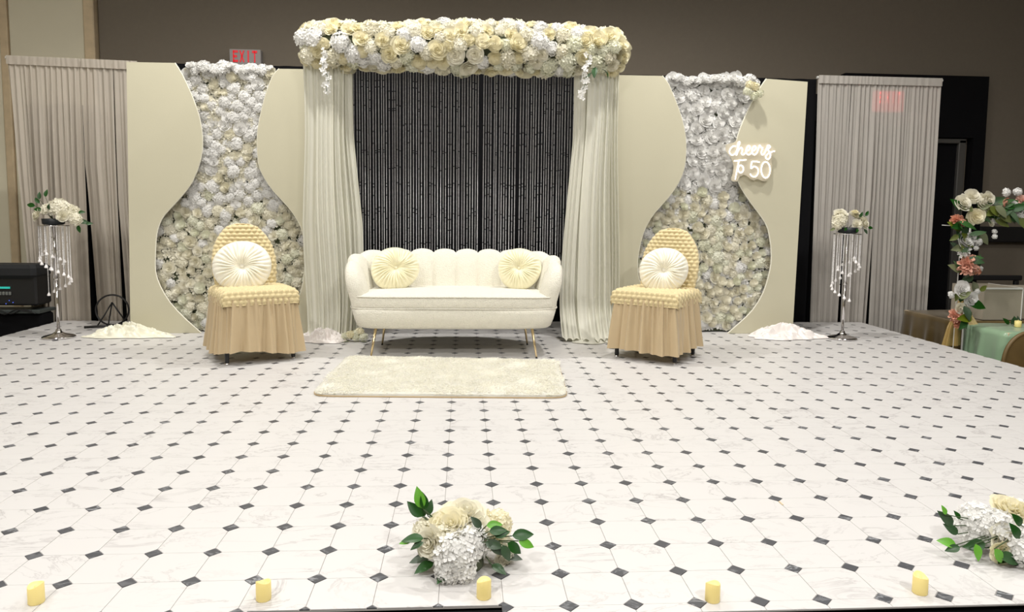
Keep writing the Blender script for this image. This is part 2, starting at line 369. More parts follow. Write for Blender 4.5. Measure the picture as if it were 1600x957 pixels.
def carnation(seed, n=70):
    rr = random.Random(seed); mb = MB()
    for n, K in ((n, 1), (36, .72), (16, .5)):
        for i in range(n):
            z = 1-1.2*(i+.5)/n; a = i*2.39996; s = math.sqrt(max(0, 1-z*z)); d = Vector((s*math.cos(a), s*math.sin(a), z*.8))
            t = d.orthogonal().normalized(); t.rotate(Quaternion(d, rr.random()*6)); b = d.cross(t); c = d*.3*K
            w = .19; tip = d*K*rr.uniform(.85, 1.05)+t*.12
            mb.add([c, c+d*.35*K+b*w, tip+b*w*.6, tip+t*.05, tip-b*w*.6, c+d*.35*K-b*w], [(0, 1, 2, 3), (0, 3, 4, 5)])
    return mb
BL = {}
def bloom_mesh(kind, m):
    k = (kind, m.name)
    if k not in BL:
        mk = {'rose': rose, 'ball': ball_rose, 'hyd': hydrangea, 'carn': carnation}[kind]
        BL[k] = [mk(11*i+3).mesh(kind+'_'+m.name, m, True) for i in range(3)]
        if kind == 'hyd': BL[k] = [hydrangea(11*i+3).mesh('hydrangea_'+m.name, m, False) for i in range(3)]
    return BL[k]
NAMEK = {'rose': 'rose', 'ball': 'rosebud', 'hyd': 'hydrangea', 'carn': 'carnation'}
def bloom(kind, m, parent, p, n, r, rr=R_, sq=1):
    me = rr.choice(bloom_mesh(kind, m))
    return link(NAMEK[kind], me, parent, p, facing(n, rr.random()*6.28), (r, r, r*sq))
def leaf_mesh(m, fold=.12, bend=.25, wd=.26):
    def f(u, v):
        s = (u-.5)*2; w = wd*math.sin(PI*v**.8)**.9 if 0 < v < 1 else 0
        return (s*w, v, fold*abs(s)*w*2-bend*v*v)
    return MB().grid(f, 5, 8).mesh('leaf', m, True)
ML = {'d': leaf_mesh(M_LEAF), 'b': leaf_mesh(M_LEAFB), 'o': leaf_mesh(M_LEAFO), 's': leaf_mesh(M_LEAFS, .05, .35, .15)}
def leaf(parent, p, d, L, kind='d', roll=0, up=(0, 0, 1)):
    d = Vector(d).normalized(); x = d.cross(Vector(up)); x = x.normalized() if x.length > .01 else Vector((1, 0, 0)); z = x.cross(d)
    q = Matrix(((x.x, d.x, z.x), (x.y, d.y, z.y), (x.z, d.z, z.z))).to_quaternion()@Quaternion((0, 1, 0), roll)
    return link('leaf', ML[kind], parent, p, q, L)
def wob(rr, a): return Vector((rr.uniform(-a, a), rr.uniform(-a, a), rr.uniform(-a, a)))

# ------------------------------------------------------------------ black backdrop and sheer curtains
def cloth(x0, x1, z0, z1, Y, nf, amp, seed, edge0=None, edge1=None, nu=120, nv=24, fall=1.0, thick=0):
    rr = random.Random(seed); fr_ = [(rr.uniform(.6, 1.6)*nf, rr.random()*6.28, rr.uniform(.4, 1)) for _ in range(4)]
    e0 = edge0 or (lambda v: 0); e1 = edge1 or (lambda v: 0)
    def f(u, v):
        z = z1+(z0-z1)*v; a = x0+e0(v); b = x1+e1(v)
        s = sum(k*math.sin(2*PI*fq*u+ph+.25*math.sin(3*v+ph)) for fq, ph, k in fr_)/2.0
        s = math.copysign(abs(s)**.8, s)
        xx = a+(b-a)*u+.25*amp*math.cos(2*PI*fr_[0][0]*u+ph0)*min(1, v*4)
        return (xx, Y+amp*s*(.35+.65*min(1, v*3))*fall, z)
    ph0 = rr.random()*6
    return MB().grid(f, nu, nv)
cloth(-3.3, 3.16, -.02, 2.27, 4.93, 26, .02, 5, nu=400, nv=6).build('backdrop_curtain', M_BLACK, smooth=True)
tag(bpy.data.objects['backdrop_curtain'], 'plain black backdrop drape standing behind the flower walls and bead curtain', 'curtain')
def sheer(name, label, x0, x1, zt, zt1, m, gaps, zb, rodr=.012, seed=1, low=None):
    t = thing(name, label, 'curtain', ((x0+x1)/2, 4.86, ZF))
    rod = MB().tube([(x0-.01, 4.86, zt), (x1+.01, 4.86, zt1)], rodr, 10).build('rod', M_WHITE, t, world=True)
    cuts = [x0]+[g[0] for g in gaps]+[x1]
    for i in range(len(cuts)-1):
        a, b = cuts[i], cuts[i+1]
        gl = gaps[i-1] if i > 0 else None; gr = gaps[i] if i < len(gaps) else None
        e0 = (lambda v, g=gl: 0 if g is None else g[2]*max(0, (v-g[1])/(1-g[1]))**.8) if gl else None
        e1 = (lambda v, g=gr: -g[3]*max(0, (v-g[1])/(1-g[1]))**.8) if gr else None
        if gl is None and low: e0 = lambda v: low[0]*v
        if gr is None and low: e1 = lambda v: low[1]*v
        mb = cloth(a, b, zb, (zt+zt1)/2+.012, 4.86, max(4, (b-a)*19), .022, seed*10+i, e0, e1, nu=int(100+(b-a)*260), nv=26)
        mb.v = [(x, y, z+(zt1-zt)*((x-x0)/(x1-x0)-.5)) for x, y, z in mb.v]
        mb.build('curtain_panel', m, t, True, world=True)
        s_ = cloth(a, b, (zt+zt1)/2-.055, (zt+zt1)/2+.018, 4.842, (b-a)*20, .004, seed*20+i, nu=40, nv=4)
        s_.v = [(x, y, z+(zt1-zt)*((x-x0)/(x1-x0)-.5)) for x, y, z in s_.v]
        s_.build('rod_pocket', m, t, True, world=True)
xl = at(11, 95, 4.86).x; zl = at(40, 91, 4.86).z; zl2 = at(198, 99, 4.86).z
sheer('sheer_curtain', 'grey sheer curtain with narrow dark gaps, hung left of the stage beside the black case', xl, -2.93, zl, zl2, M_SHEER,
      [(at(82, 200, 4.86).x, .22, .012, .012), (at(133, 240, 4.86).x, .32, .075, .0), (at(184, 300, 4.86).x, .45, .055, -.01)], -.5, seed=1, low=(.12, 0))
xr0, xr1 = at(1278, 121, 4.86).x, at(1471, 126, 4.86).x
sheer('sheer_curtain', 'grey sheer curtain with narrow dark gaps, hung at the right end of the stage', xr0, xr1, at(1278, 121, 4.86).z, at(1471, 126, 4.86).z, M_SHEERR,
      [(at(1324, 270, 4.86).x, .38, .025, .02), (at(1372, 250, 4.86).x, .40, .02, .03)], -.5, seed=2, low=(.05, .0))
struct(MB().box((3.17, 5.3, ZF), (3.9, 5.32, 2.2)).build('wall_recess', M_BLACK))
bk = cloth(-3.98, -3.32, -.55, 1.9, 5.0, 5, .02, 9, nu=60, nv=6).build('backdrop_curtain', M_BLACK, smooth=True)
tag(bk, 'narrow black drape behind the left sheer curtain, seen only through its gaps', 'curtain')
bk2 = cloth(3.18, 4.15, -.55, 1.9, 5.0, 8, .02, 19, nu=80, nv=6).build('backdrop_curtain', M_BLACK, smooth=True)
tag(bk2, 'black drape behind the right sheer curtain, seen through its gaps', 'curtain')

# ------------------------------------------------------------------ hourglass boards with flower walls
LL = [(-2.359,2.128),(-2.308,2.043),(-2.244,1.898),(-2.186,1.717),(-2.166,1.544),(-2.185,1.389),(-2.254,1.213),(-2.351,1.086),(-2.473,.953),(-2.521,.867),(-2.546,.765),(-2.558,.623),(-2.56,.495),(-2.527,.378),(-2.456,.249),(-2.345,.12),(-2.218,.001)]
LR = [(-1.563,2.103),(-1.619,2.035),(-1.676,1.881),(-1.724,1.692),(-1.742,1.552),(-1.736,1.367),(-1.695,1.257),(-1.62,1.146),(-1.512,1.026),(-1.433,.909),(-1.395,.797),(-1.384,.632),(-1.392,.477),(-1.422,.331),(-1.484,.227),(-1.598,.111),(-1.733,.001)]
RL = [(1.496,2.122),(1.552,2.052),(1.617,1.913),(1.667,1.786),(1.704,1.641),(1.712,1.499),(1.702,1.381),(1.658,1.262),(1.581,1.144),(1.465,1.01),(1.4,.904),(1.356,.771),(1.334,.612),(1.342,.494),(1.375,.398),(1.446,.269),(1.587,.129),(1.756,.001)]
RR = [(2.367,2.12),(2.316,2.043),(2.23,1.875),(2.169,1.728),(2.134,1.597),(2.129,1.456),(2.153,1.32),(2.19,1.231),(2.282,1.105),(2.41,.944),(2.454,.824),(2.478,.663),(2.468,.528),(2.421,.349),(2.333,.198),(2.225,.088),(2.126,.001)]
def smooth_poly(P, k=4):
    out = [P[0]]
    for i in range(len(P)-1):
        p0 = P[max(i-1, 0)] if i > 1 else P[i]; p1, p2 = P[i], P[i+1]; p3 = P[min(i+2, len(P)-1)]
        for s in range(1, k+1):
            t = s/k
            out.append(tuple(.5*((2*p1[c])+(-p0[c]+p2[c])*t+(2*p0[c]-5*p1[c]+4*p2[c]-p3[c])*t*t+(-p0[c]+3*p1[c]-3*p2[c]+p3[c])*t**3) for c in (0, 1)))
    return out
YB = 4.17
def board(curve, xo_t, xo_b, zt, label):
    c = smooth_poly(curve); n = len(c)
    outer = [(xo_t+(xo_b-xo_t)*i/(n-1), zt+(c[-1][1]-zt)*i/(n-1)) for i in range(n)]
    mb = MB(); V = [(x, YB, z) for x, z in c]+[(x, YB, z) for x, z in outer]+[(x, YB+.012, z) for x, z in c]+[(x, YB+.012, z) for x, z in outer]
    fs = []
    sgn = c[0][0] > xo_t
    for i in range(n-1):
        a = (i, i+1, n+i+1, n+i); b = (2*n+i, 3*n+i, 3*n+i+1, 2*n+i+1)
        fs += [a if not sgn else a[::-1], b if not sgn else b[::-1], (i, 2*n+i, 2*n+i+1, i+1), (n+i, n+i+1, 3*n+i+1, 3*n+i)]
    fs += [(0, n, 3*n, 2*n), (n-1, 3*n-1, 4*n-1, 2*n-1)]
    mb.add(V, fs)
    x0 = (xo_t+c[0][0])/2
    t = thing('wavy_board', label, 'panel', (x0, YB, 0))
    mb.build('board_face', M_BOARD, t, world=True)
    e = MB().tube([(x, YB+.006, z) for x, z in c[::2]], .0062, 6).build('cut_edge', M_BOARDEDGE, t, world=True)
    MB().box((min(xo_t, x0)+.0, YB+.013, 0), (max(min(xo_t, x0)+.04, x0), YB+.05, .04)).build('foot_brace', M_WOOD, t, world=True)
    return t
board(LL, -2.722, -2.768, 2.125, 'tall cream board with a wavy right edge, beside the left grey curtain')
board(LR, -1.20, -1.20, 2.107, 'tall cream board with a wavy left edge, beside the left ivory drape')
board(RL, .98, .98, 2.119, 'tall cream board with a wavy right edge, beside the right ivory drape')
board(RR, 2.715, 2.69, 2.103, 'tall cream board behind the glowing cheers sign, with a wavy left edge')
def xin(curve, z):
    for a, b in zip(curve, curve[1:]):
        if b[1] <= z <= a[1]: return a[0]+(b[0]-a[0])*(z-a[1])/(b[1]-a[1])
    return curve[0][0]
def flower_wall(label, CL, CR, xa, xb, ztop, seed, style):
    rr = random.Random(seed); cx = (xa+xb)/2
    t = thing('flower_wall', label, 'flower wall', (cx, 4.29, 0))
    wl, wr = min(c[0] for c in CL)-.06, max(c[0] for c in CR)+.06
    MB().bbox((xa, 4.29, 1.24), (xb, 4.31, ztop-.03), .004).build('backing_mat', M_MAT, t, world=True)
    MB().bbox((wl, 4.29, .005), (wr, 4.31, 1.239), .004).build('backing_mat', M_MAT, t, world=True)
    pts = []; tries = 0; small = []
    while tries < 30000 and len(pts) < 282:
        tries += 1
        z = rr.uniform(.06, ztop); zz = min(z, 2.12)
        l = xin(CL, zz)-.03; r = xin(CR, zz)+.03
        if z > 2.0: l, r = max(l, xa), min(r, xb)
        x = rr.uniform(l, r)
        big = style == 'R' and z > 1.2
        rad = rr.choice([.050, .055, .046]) if big else rr.choice([.050, .044, .040, .036])
        if all((x-p[0])**2+(z-p[1])**2 > ((rad+p[2])*(.80 if big else .70))**2 for p in pts): pts.append((x, z, rad))
    for x, z, rad in pts:
        n = Vector((rr.uniform(-.25, .25), -1, rr.uniform(-.15, .3)))
        top = z > (1.22 if style == 'R' else 1.05)+rr.uniform(-.1, .1)
        if top:
            if style == 'R': k, m = ('rose', M_WHITEF) if rr.random() < .93 else ('hyd', M_WHITEF)
            else: k, m = rr.choice([('hyd', M_WHITEF), ('hyd', M_WHITEF), ('hyd', M_WHITEF), ('hyd', M_WHITEF), ('rose', M_WHITEF), ('ball', M_IVORYF)])
        else: k, m = rr.choice([('hyd', M_IVORYF), ('hyd', M_GREENF), ('hyd', M_WHITEF), ('ball', M_IVORYF), ('ball', M_GREENF), ('rose', M_IVORYF), ('ball', M_IVORYF), ('rose', M_IVORYF)])
        rad2 = rad*(1.12 if k == 'hyd' else 1.0)
        bloom(k, m, t, (x-cx, 4.272-4.29-rr.uniform(0, .02), z), n, rad2, rr, .60 if k == 'hyd' else .78)
    # filler florets in the gaps between the blooms
    mf = MB(); mg = MB()
    for i in range(3400):
        z = rr.uniform(.03, ztop-.02); zz = min(z, 2.12); x = rr.uniform(xin(CL, zz)-.04, xin(CR, zz)+.04)
        if z > 1.9: x = min(max(x, xa), xb)
        d = (rr.uniform(-.5, .5), -1, rr.uniform(-.5, .5))
        floret(mf, (x, 4.276-rr.uniform(0, .014), z), d, rr.uniform(.016, .028), rr.random()*6, rr)
    mf.build('filler_florets', M_WHITEF if style == 'R' else M_IVORYF, t, world=True)['kind'] = 'stuff'
    # top rim blooms sticking out over the edge
    for i in range(17):
        x = xa+.02+(xb-xa-.04)*(i+.5)/17
        bloom('hyd' if i % 4 else 'rose', M_WHITEF, t, (x-cx+rr.uniform(-.01, .01), -.03-rr.uniform(0, .04), ztop-.02+rr.uniform(-.02, .015)), (rr.uniform(-.3, .3), -.7, .8), rr.uniform(.035, .055), rr)
    return t
fwl = flower_wall('hourglass wall of loose white hydrangeas and roses, left of the ivory drapes', LL, LR, -2.30, -1.63, 2.125, 21, 'L')
fwr = flower_wall('hourglass wall with rows of large white roses on top, right of the ivory drapes', RL, RR, 1.56, 2.33, 2.135, 33, 'R')
# yellow-green cluster on the upper right edge of the right flower wall
cl = thing('hydrangea_cluster', 'small yellow-green hydrangea cluster pinned to the top right edge of the rose wall', 'flowers', at(1178, 147, 4.12))
for i, (px, py) in enumerate([(1168, 143), (1180, 136), (1178, 150), (1172, 133), (1186, 146)]):
    p = at(px, py, 4.10)-cl.location
    bloom('hyd', M_CREAMF if i % 2 else M_GREENF, cl, p, (rr_ := Vector((R_.uniform(-.4, .4), -1, .2))), .036)
MB().tube([(0, .0, 0), (.0, .10, .02)], .004, 6).build('stem', M_STEM, cl)

# ------------------------------------------------------------------ exit sign on the wall
W2 = .155
lets = {'E': [(0,0,.25,1),(0,.8,1,1),(0,.4,.8,.6),(0,0,1,.2)], 'I': [(.35,0,.65,1)], 'T': [(0,.8,1,1),(.37,0,.63,1)]}
def exit_sign(px, py, Y, label, mp, ml):
    p = at(px, py, Y-.04); ex = thing('exit_sign', label, 'sign', (p.x, Y, p.z-.09))
    MB().bbox((-W2, -.04, -.02), (W2, .039, .19), .006).build('sign_plate', mp, ex)
    for i, ch in enumerate('EXIT'):
        x0 = -.118+i*.0625; hh = .115; z0 = .062; ww = .050; mb = MB()
        if ch == 'X':
            for (a, b) in (((0, 0), (1, 1)), ((0, 1), (1, 0))):
                mb.prism([(x0+a[0]*ww*.75, z0+a[1]*hh), (x0+a[0]*ww*.75+ww*.27, z0+a[1]*hh), (x0+b[0]*ww*.75+ww*.27, z0+b[1]*hh), (x0+b[0]*ww*.75, z0+b[1]*hh)], -.044, -.041)
        else:
            for a, b, c, e_ in lets[ch]: mb.box((x0+a*ww, -.044, z0+b*hh), (x0+c*ww, -.041, z0+e_*hh))
        mb.build('letter', ml, ex)
exit_sign(383, 93, 5.86, 'grey exit sign with red letters on the wall above the left flower wall', M_SIGN, M_RED)
exit_sign(1391, 157, 5.76, 'unseen red glowing sign added behind the right sheer curtain to give its red spot', mat('added_glow_plate', (.6, .1, .1, 1), .5, emit=((1, .10, .12, 1), 3.0)), mat('added_glow_letter', (.8, .05, .05, 1), .5, emit=((1, .06, .08, 1), 5)))  # unseen glowing sign, added to tint the curtain top with a red spot

# ------------------------------------------------------------------ arch frame, drapes, bead curtain, garland
fa = thing('arch_frame', 'slim black metal frame hidden inside the ivory drapes and flower garland', 'frame', (-.1, 4.02, 0))
for x in (-1.17, .97):
    MB().tube([(x, 4.02, .01), (x, 4.02, 2.2)], .018, 10).build('post', M_BLACKM, fa, True, world=True)
    MB().bbox((x-.15, 3.87, .0), (x+.15, 4.17-.012, .01), .003).build('base_plate', M_BLACKM, fa, world=True)
MB().tube([(-1.25, 4.02, 2.22), (1.05, 4.02, 2.22)], .02, 10).build('crossbar', M_BLACKM, fa, True, world=True)
def pillar(label, xs, seed, pool):
    t = thing('drape', label, 'drape', ((xs[0][0]+xs[0][1])/2, 3.98, 0))
    rr = random.Random(seed)
    for k, (u0, u1, dy) in enumerate([(0, .30, .0), (.26, .60, -.025), (.56, .82, -.01), (.78, 1.0, .02)]):
        ph = [(rr.uniform(2, 4.5), rr.random()*6, rr.uniform(.5, 1)) for _ in range(3)]
        def f(u, v, u0=u0, u1=u1, dy=dy, ph=ph):
            uu = u0+(u1-u0)*u; z = 2.2*(1-v)
            # interpolate edges through the control list
            def ed(i):
                for a, b in zip(xs, xs[1:]):
                    if b[2] <= z <= a[2]:
                        tt = (a[2]-z)/(a[2]-b[2]); return a[i]+(b[i]-a[i])*tt
                return xs[-1][i]
            x = ed(0)+(ed(1)-ed(0))*uu
            s = sum(c*math.sin(2*PI*a*u+b+.3*math.sin(2.5*v+b)) for a, b, c in ph)/2
            y = 3.965+dy+.028*s*(.4+.6*v)+.03*math.cos(PI*(uu-.5)*1.0)*-1
            low = max(0, .30-z)/.30
            y -= pool*low**2
            z = max(z, .012+.022*abs(math.sin(9*u+seed+k))*low)
            return (x+.01*math.sin(7*v+k), y, z)
        MB().grid(f, 44, 60).build('drape_panel', M_DRAPE, t, True, world=True)
    return t
pillar('ivory chiffon drape hanging at the left end of the bead curtain', [(-1.335, -.965, 2.25), (-1.335, -.95, 1.6), (-1.345, -.905, .9), (-1.33, -.895, .35), (-1.32, -.91, -.1)], 3, .05)
pillar('ivory chiffon drape hanging at the right end of the bead curtain, pooling on the tiles', [(.74, 1.10, 2.25), (.735, 1.11, 1.6), (.70, 1.12, .9), (.665, 1.14, .35), (.66, 1.17, -.1)], 8, .20)
pe = MB()
def poolf(u, v):
    a = u*2*PI; r = v; wv = .85+.12*math.sin(3*a+1)+.05*math.sin(7*a)
    x = .91+.25*r*math.cos(a)*wv; y = 3.82+.17*r*math.sin(a)*wv
    return (x, y, .006+.04*(1-r*r)*(.6+.5*math.sin(12*a+5*r))+.012*(1-r)*math.sin(30*r))
pe.grid(poolf, 96, 16, True)
t = tag(pe.build('drape_hem', M_DRAPE, smooth=True), 'ivory chiffon hem pooled flat on the tiles between the sofa and right chair', 'fabric')
bc = thing('bead_curtain', 'curtain of silvery bead strands hanging behind the cream sofa', 'bead curtain', (-.1, 4.06, 0))
MB().tube([(-1.06, 4.06, 2.17), (.86, 4.06, 2.17)], .01, 8).build('rod', M_BLACKM, bc, True, world=True)
def beads(L, sp, r, seed):
    mb = MB(); rr = random.Random(seed); z = 0
    while z < L:
        q = r*rr.uniform(.8, 1.1); s = sp*.5
        mb.add([(q, 0, -z), (0, q, -z), (-q, 0, -z), (0, -q, -z), (0, 0, -z+s), (0, 0, -z-s)], [(0, 1, 4), (1, 2, 4), (2, 3, 4), (3, 0, 4), (1, 0, 5), (2, 1, 5), (3, 2, 5), (0, 3, 5)]); z += sp*(1 if rr.random() < .97 else 1.8)
    return mb
bm = [beads(1.72, .0085, .0047, s).mesh('bead_strand', M_BEAD) for s in range(5)]
ns = 88
for i in range(ns):
    x = -1.02+1.85*(i+.5)/ns+R_.uniform(-.0035, .0035)
    if i in (49, 63): continue
    link('bead_strand', R_.choice(bm), bc, (x+.1, R_.uniform(-.012, .012), 2.16), Quaternion((0, 0, 1), R_.random()*3), (1, 1, R_.uniform(.985, 1.015)))
ga = thing('flower_garland', 'long thick garland of cream roses and white hydrangeas across the top of the arch', 'garland', (-.1, 3.93, 2.25))
rr = random.Random(5); GX0, GX1 = -1.36, 1.16
MB().tube([(GX0+.12+(GX1-GX0-.24)*i/8, 3.93, 2.25) for i in range(9)], .10, 10).build('foam_core', M_MAT, ga, True, world=True)
pts = []; tr = 0
while tr < 26000 and len(pts) < 330:
    tr += 1
    x = rr.uniform(GX0+.05, GX1-.05); a = rr.uniform(-PI*.5, PI*1.5)      # a=0 faces the front, pi/2 up
    e = min(1, (x-GX0)/.16, (GX1-x)/.16); Rg = (.155+.02*math.sin(x*3.1+1)*.6)*(math.sin(min(1, e)*PI/2)**.6)
    back = math.cos(a) < -.35
    rad = rr.choice([.048, .055, .062, .07] if not back else [.08, .09])
    p = Vector((x, 3.93-Rg*math.cos(a)*.85, 2.248+.012*math.sin(2.2*x+1.2)+Rg*math.sin(a)))
    if all((p-q[0]).length > (rad+q[1])*.66 for q in pts): pts.append((p, rad, a, e))
for p, rad, a, e in pts:
    sx = (-1 if p.x < 0 else 1)*(1-e)*1.3
    n = Vector((sx+rr.uniform(-.3, .3), -math.cos(a)-.25, math.sin(a)*.8+rr.uniform(-.2, .2)))
    k, m = rr.choice([('rose', M_CREAMF), ('rose', M_CREAMF), ('ball', M_CREAMF), ('ball', M_CREAMF), ('rose', M_IVORYF), ('hyd', M_IVORYF), ('hyd', M_IVORYF), ('hyd', M_GREENF), ('hyd', M_WHITEF)])
    bloom(k, m, ga, p-ga.location, n, rad*1.0 if k != 'hyd' else rad*1.05, rr, .85)
for i, (px, py, d, L) in enumerate([(925, 113, (-.6, -.3, -.6), .10), (940, 108, (.7, -.4, -.4), .08), (930, 105, (-.2, -.5, -.9), .09), (1120-175, 110, (.5, -.3, -.8), .07)]):
    leaf(ga, at(px, py, 3.80)-ga.location, d, L, 'd')
for vx, y0, y1 in ((504, 100, 143), (918, 108, 150)):      # hanging vines of small white blossoms
    vn = MB(); P = [at(vx+3*math.sin(i*1.3)+(i*1.0 if vx < 600 else -i*.9), y0-20+(y1-y0+20)*i/9, 3.74) for i in range(10)]
    vt = MB().tube(P, .0025, 5).build('vine_stem', M_STEM, ga, world=True)
    for i, q in enumerate(P):
        for k in range(3): floret(vn, q+wob(rr, .018), (rr.uniform(-.6, .6), -1, rr.uniform(-.6, .6)), rr.uniform(.014, .022), rr.random()*6, rr)
    vn.build('vine_blossoms', M_WHITEF, ga, world=True)

# ------------------------------------------------------------------ neon sign
def npx(x, y): return at(1120+x/11.96, 210+y/11.96, 4.125)
nc = npx(640, 500); ne = thing('neon_sign', 'glowing white neon sign reading cheers to 50 on the right cream board', 'sign', (nc.x, 4.14, nc.z))
outl = [(180,190),(330,150),(400,110),(480,180),(600,180),(750,170),(950,160),(1010,200),(1115,310),(1040,420),(1035,700),(980,830),(890,880),(780,835),(690,860),(620,820),(540,760),(440,790),(390,880),(280,860),(310,720),(320,560),(260,420),(180,300)]
o2 = smooth_poly(outl+[outl[0]], 3)[:-1]
MB().prism([(npx(x, y).x, npx(x, y).z) for x, y in o2], 4.135, 4.141).build('backing_plate', M_ACRYL, ne, world=True)
strokes = {
 'c': [(355,225),(300,225),(250,280),(240,345),(285,390),(345,365)],
 'h': [(345,365),(385,280),(430,170),(425,140),(400,170),(385,290),(370,395),(400,310),(450,250),(480,280),(465,360),(495,385),(535,350)],
 'e': [(545,320),(600,295),(625,245),(595,215),(555,270),(555,350),(600,385),(650,350)],
 'e2': [(650,320),(705,300),(735,250),(705,220),(665,270),(665,350),(710,385),(755,345)],
 'r': [(755,345),(790,240),(805,205),(835,250),(860,255),(835,330),(850,385),(885,370)],
 's': [(885,370),(940,260),(960,205),(1000,235),(960,290),(1000,350),(1000,420),(960,470),(915,430),(950,370),(1030,330),(1085,315)],
 'T': [(325,500),(430,488),(550,478)], 'T2': [(415,495),(385,640),(345,850)],
 'o': [(450+48*math.cos(a*PI/8), 650+70*math.sin(a*PI/8)) for a in range(17)],
 '5': [(800,520),(655,515),(640,640),(700,600),(765,640),(775,720),(730,790),(660,785),(625,740)],
 '0': [(915+82*math.cos(a*PI/10), 665+150*math.sin(a*PI/10)) for a in range(21)]}
for k, S_ in strokes.items():
    S2 = smooth_poly(S_, 4)
    MB().tube([(npx(x, y).x, 4.126, npx(x, y).z) for x, y in S2], .0050, 8).build('neon_letter', M_NEON, ne, True, world=True)

# ------------------------------------------------------------------ sofa
SX, SY = -.168, 3.46
so = thing('sofa', 'cream boucle loveseat with a scalloped channel back and slim gold legs', 'sofa', (SX, SY, 0))
def superell(a, b, n, th):
    c, s = math.cos(th), math.sin(th); return (a*math.copysign(abs(c)**(2/n), c), b*math.copysign(abs(s)**(2/n), s))
_AR = {}
def superarc(a, b, n, u):          # the same outline walked at even speed, u from 0 to 1
    k = (a, b, n)
    if k not in _AR:
        P = [superell(a, b, n, 2*PI*i/1440) for i in range(1441)]; c = [0]
        for p, q in zip(P, P[1:]): c.append(c[-1]+math.hypot(q[0]-p[0], q[1]-p[1]))
        out = []; j = 0
        for i in range(721):
            t = c[-1]*i/720
            while j < 1439 and c[j+1] < t: j += 1
            w_ = (t-c[j])/max(1e-9, c[j+1]-c[j]); out.append((P[j][0]+(P[j+1][0]-P[j][0])*w_, P[j][1]+(P[j+1][1]-P[j][1])*w_))
        _AR[k] = out
    return _AR[k][int(round(u*720)) % 720]
def slab(prof, a, b, n, N=96, bow=0):
    rs = []
    for off, z in prof:
        r = []
        for j in range(N):
            x, y = superell(a+off, b+off, n, 2*PI*j/N); r.append((x, y-(bow*(1-(x/a)**2) if y < 0 else 0), z+(.006*(1-(x/a)**2) if z > .3 else 0)))
        rs.append(r)
    return MB().rings(rs)
slab([(-.05, .195), (-.02, .20), (-.002, .215), (.014, .26), (.03, .325), (.02, .335)], .684, .315, 6).build('seat_base', M_BOUCLE, so, True)
slab([(-.03, .33), (-.006, .334), (.004, .35), (.006, .38), (.004, .405), (-.006, .422), (-.04, .434), (-.12, .442), (-.3, .446)], .715, .32, 6, bow=.02).build('seat_cushion', M_BOUCLE, so, True)
for z in (.338, .418):
    P = []
    for j in range(96):
        x, y = superell(.719, .324, 6, 2*PI*j/96); P.append((x, y-(.02*(1-(x/.715)**2) if y < 0 else 0), z+.006*(1-(x/.715)**2)))
    MB().tube(P, .0055, 6, True).build('piping', M_BOUCLE, so, True)
# shell path: from left arm front, round the back, to right arm front
path = []
for i in range(12): path.append(Vector((-.635, -.235+.215*i/12, 0)))
for i in range(20): a = PI-(PI/2)*i/20; path.append(Vector((-.635+.30+.30*math.cos(a), -.02+.30*math.sin(a), 0)))
for i in range(31): path.append(Vector((-.335+.67*i/30, .28, 0)))
for i in range(1, 21): a = PI/2-(PI/2)*i/20; path.append(Vector((.335+.30*math.cos(a), -.02+.30*math.sin(a), 0)))
for i in range(1, 13): path.append(Vector((.635, -.02-.215*i/12, 0)))
cum = [0]
for a, b in zip(path, path[1:]): cum.append(cum[-1]+(b-a).length)
LT = cum[-1]
def pt(s):
    s = max(0, min(LT, s))
    for i in range(len(path)-1):
        if cum[i+1] >= s-1e-9:
            t = (s-cum[i])/(cum[i+1]-cum[i]); p = path[i].lerp(path[i+1], t); d = (path[i+1]-path[i]).normalized(); return p, Vector((-d.y, d.x, 0))
NCH = 12
def top_h(s):
    e = min(s, LT-s)
    return .575+.095*min(1, e/.20)**.6+.040*min(1, max(0, (e-.15)/.35))
for ch in range(NCH):
    s0, s1 = LT*ch/NCH, LT*(ch+1)/NCH
    def f(u, v, s0=s0, s1=s1):
        s = s0+(s1-s0)*u; p, nr = pt(s); sc = math.sin(PI*min(1, max(0, u)))**.55 if 0 < u < 1 else 0
        h = top_h(s)-.022+.030*sc; e = min(s, LT-s); r = .048
        zi0, zo0 = .30, .20
        if v < .38: t = v/.38; z = zi0+(h-r-zi0)*t; off = -r-.030*sc*math.sin(PI*min(1, t*1.0))**.5
        elif v < .62: a = PI*(v-.38)/.24; z = h-r+r*math.sin(a); off = -r*math.cos(a)
        else: t = (v-.62)/.38; z = (h-r)+(zo0-(h-r))*t; off = r*(1-.45*t*t)
        fl = .098*max(0, (z-.2)/.5)**1.1
        q = p+nr*(off+fl*1.0-.005)
        k = 1 if z > .32 else 1-.05*(.32-z)/.12
        # arms lean forward at the front
        return (q.x*k, q.y*k-(.045*max(0, 1-e/.15)*(z-.2)/.4), z)
    MB().grid(f, 13, 30).build('back_channel', M_BOUCLE, so, True)
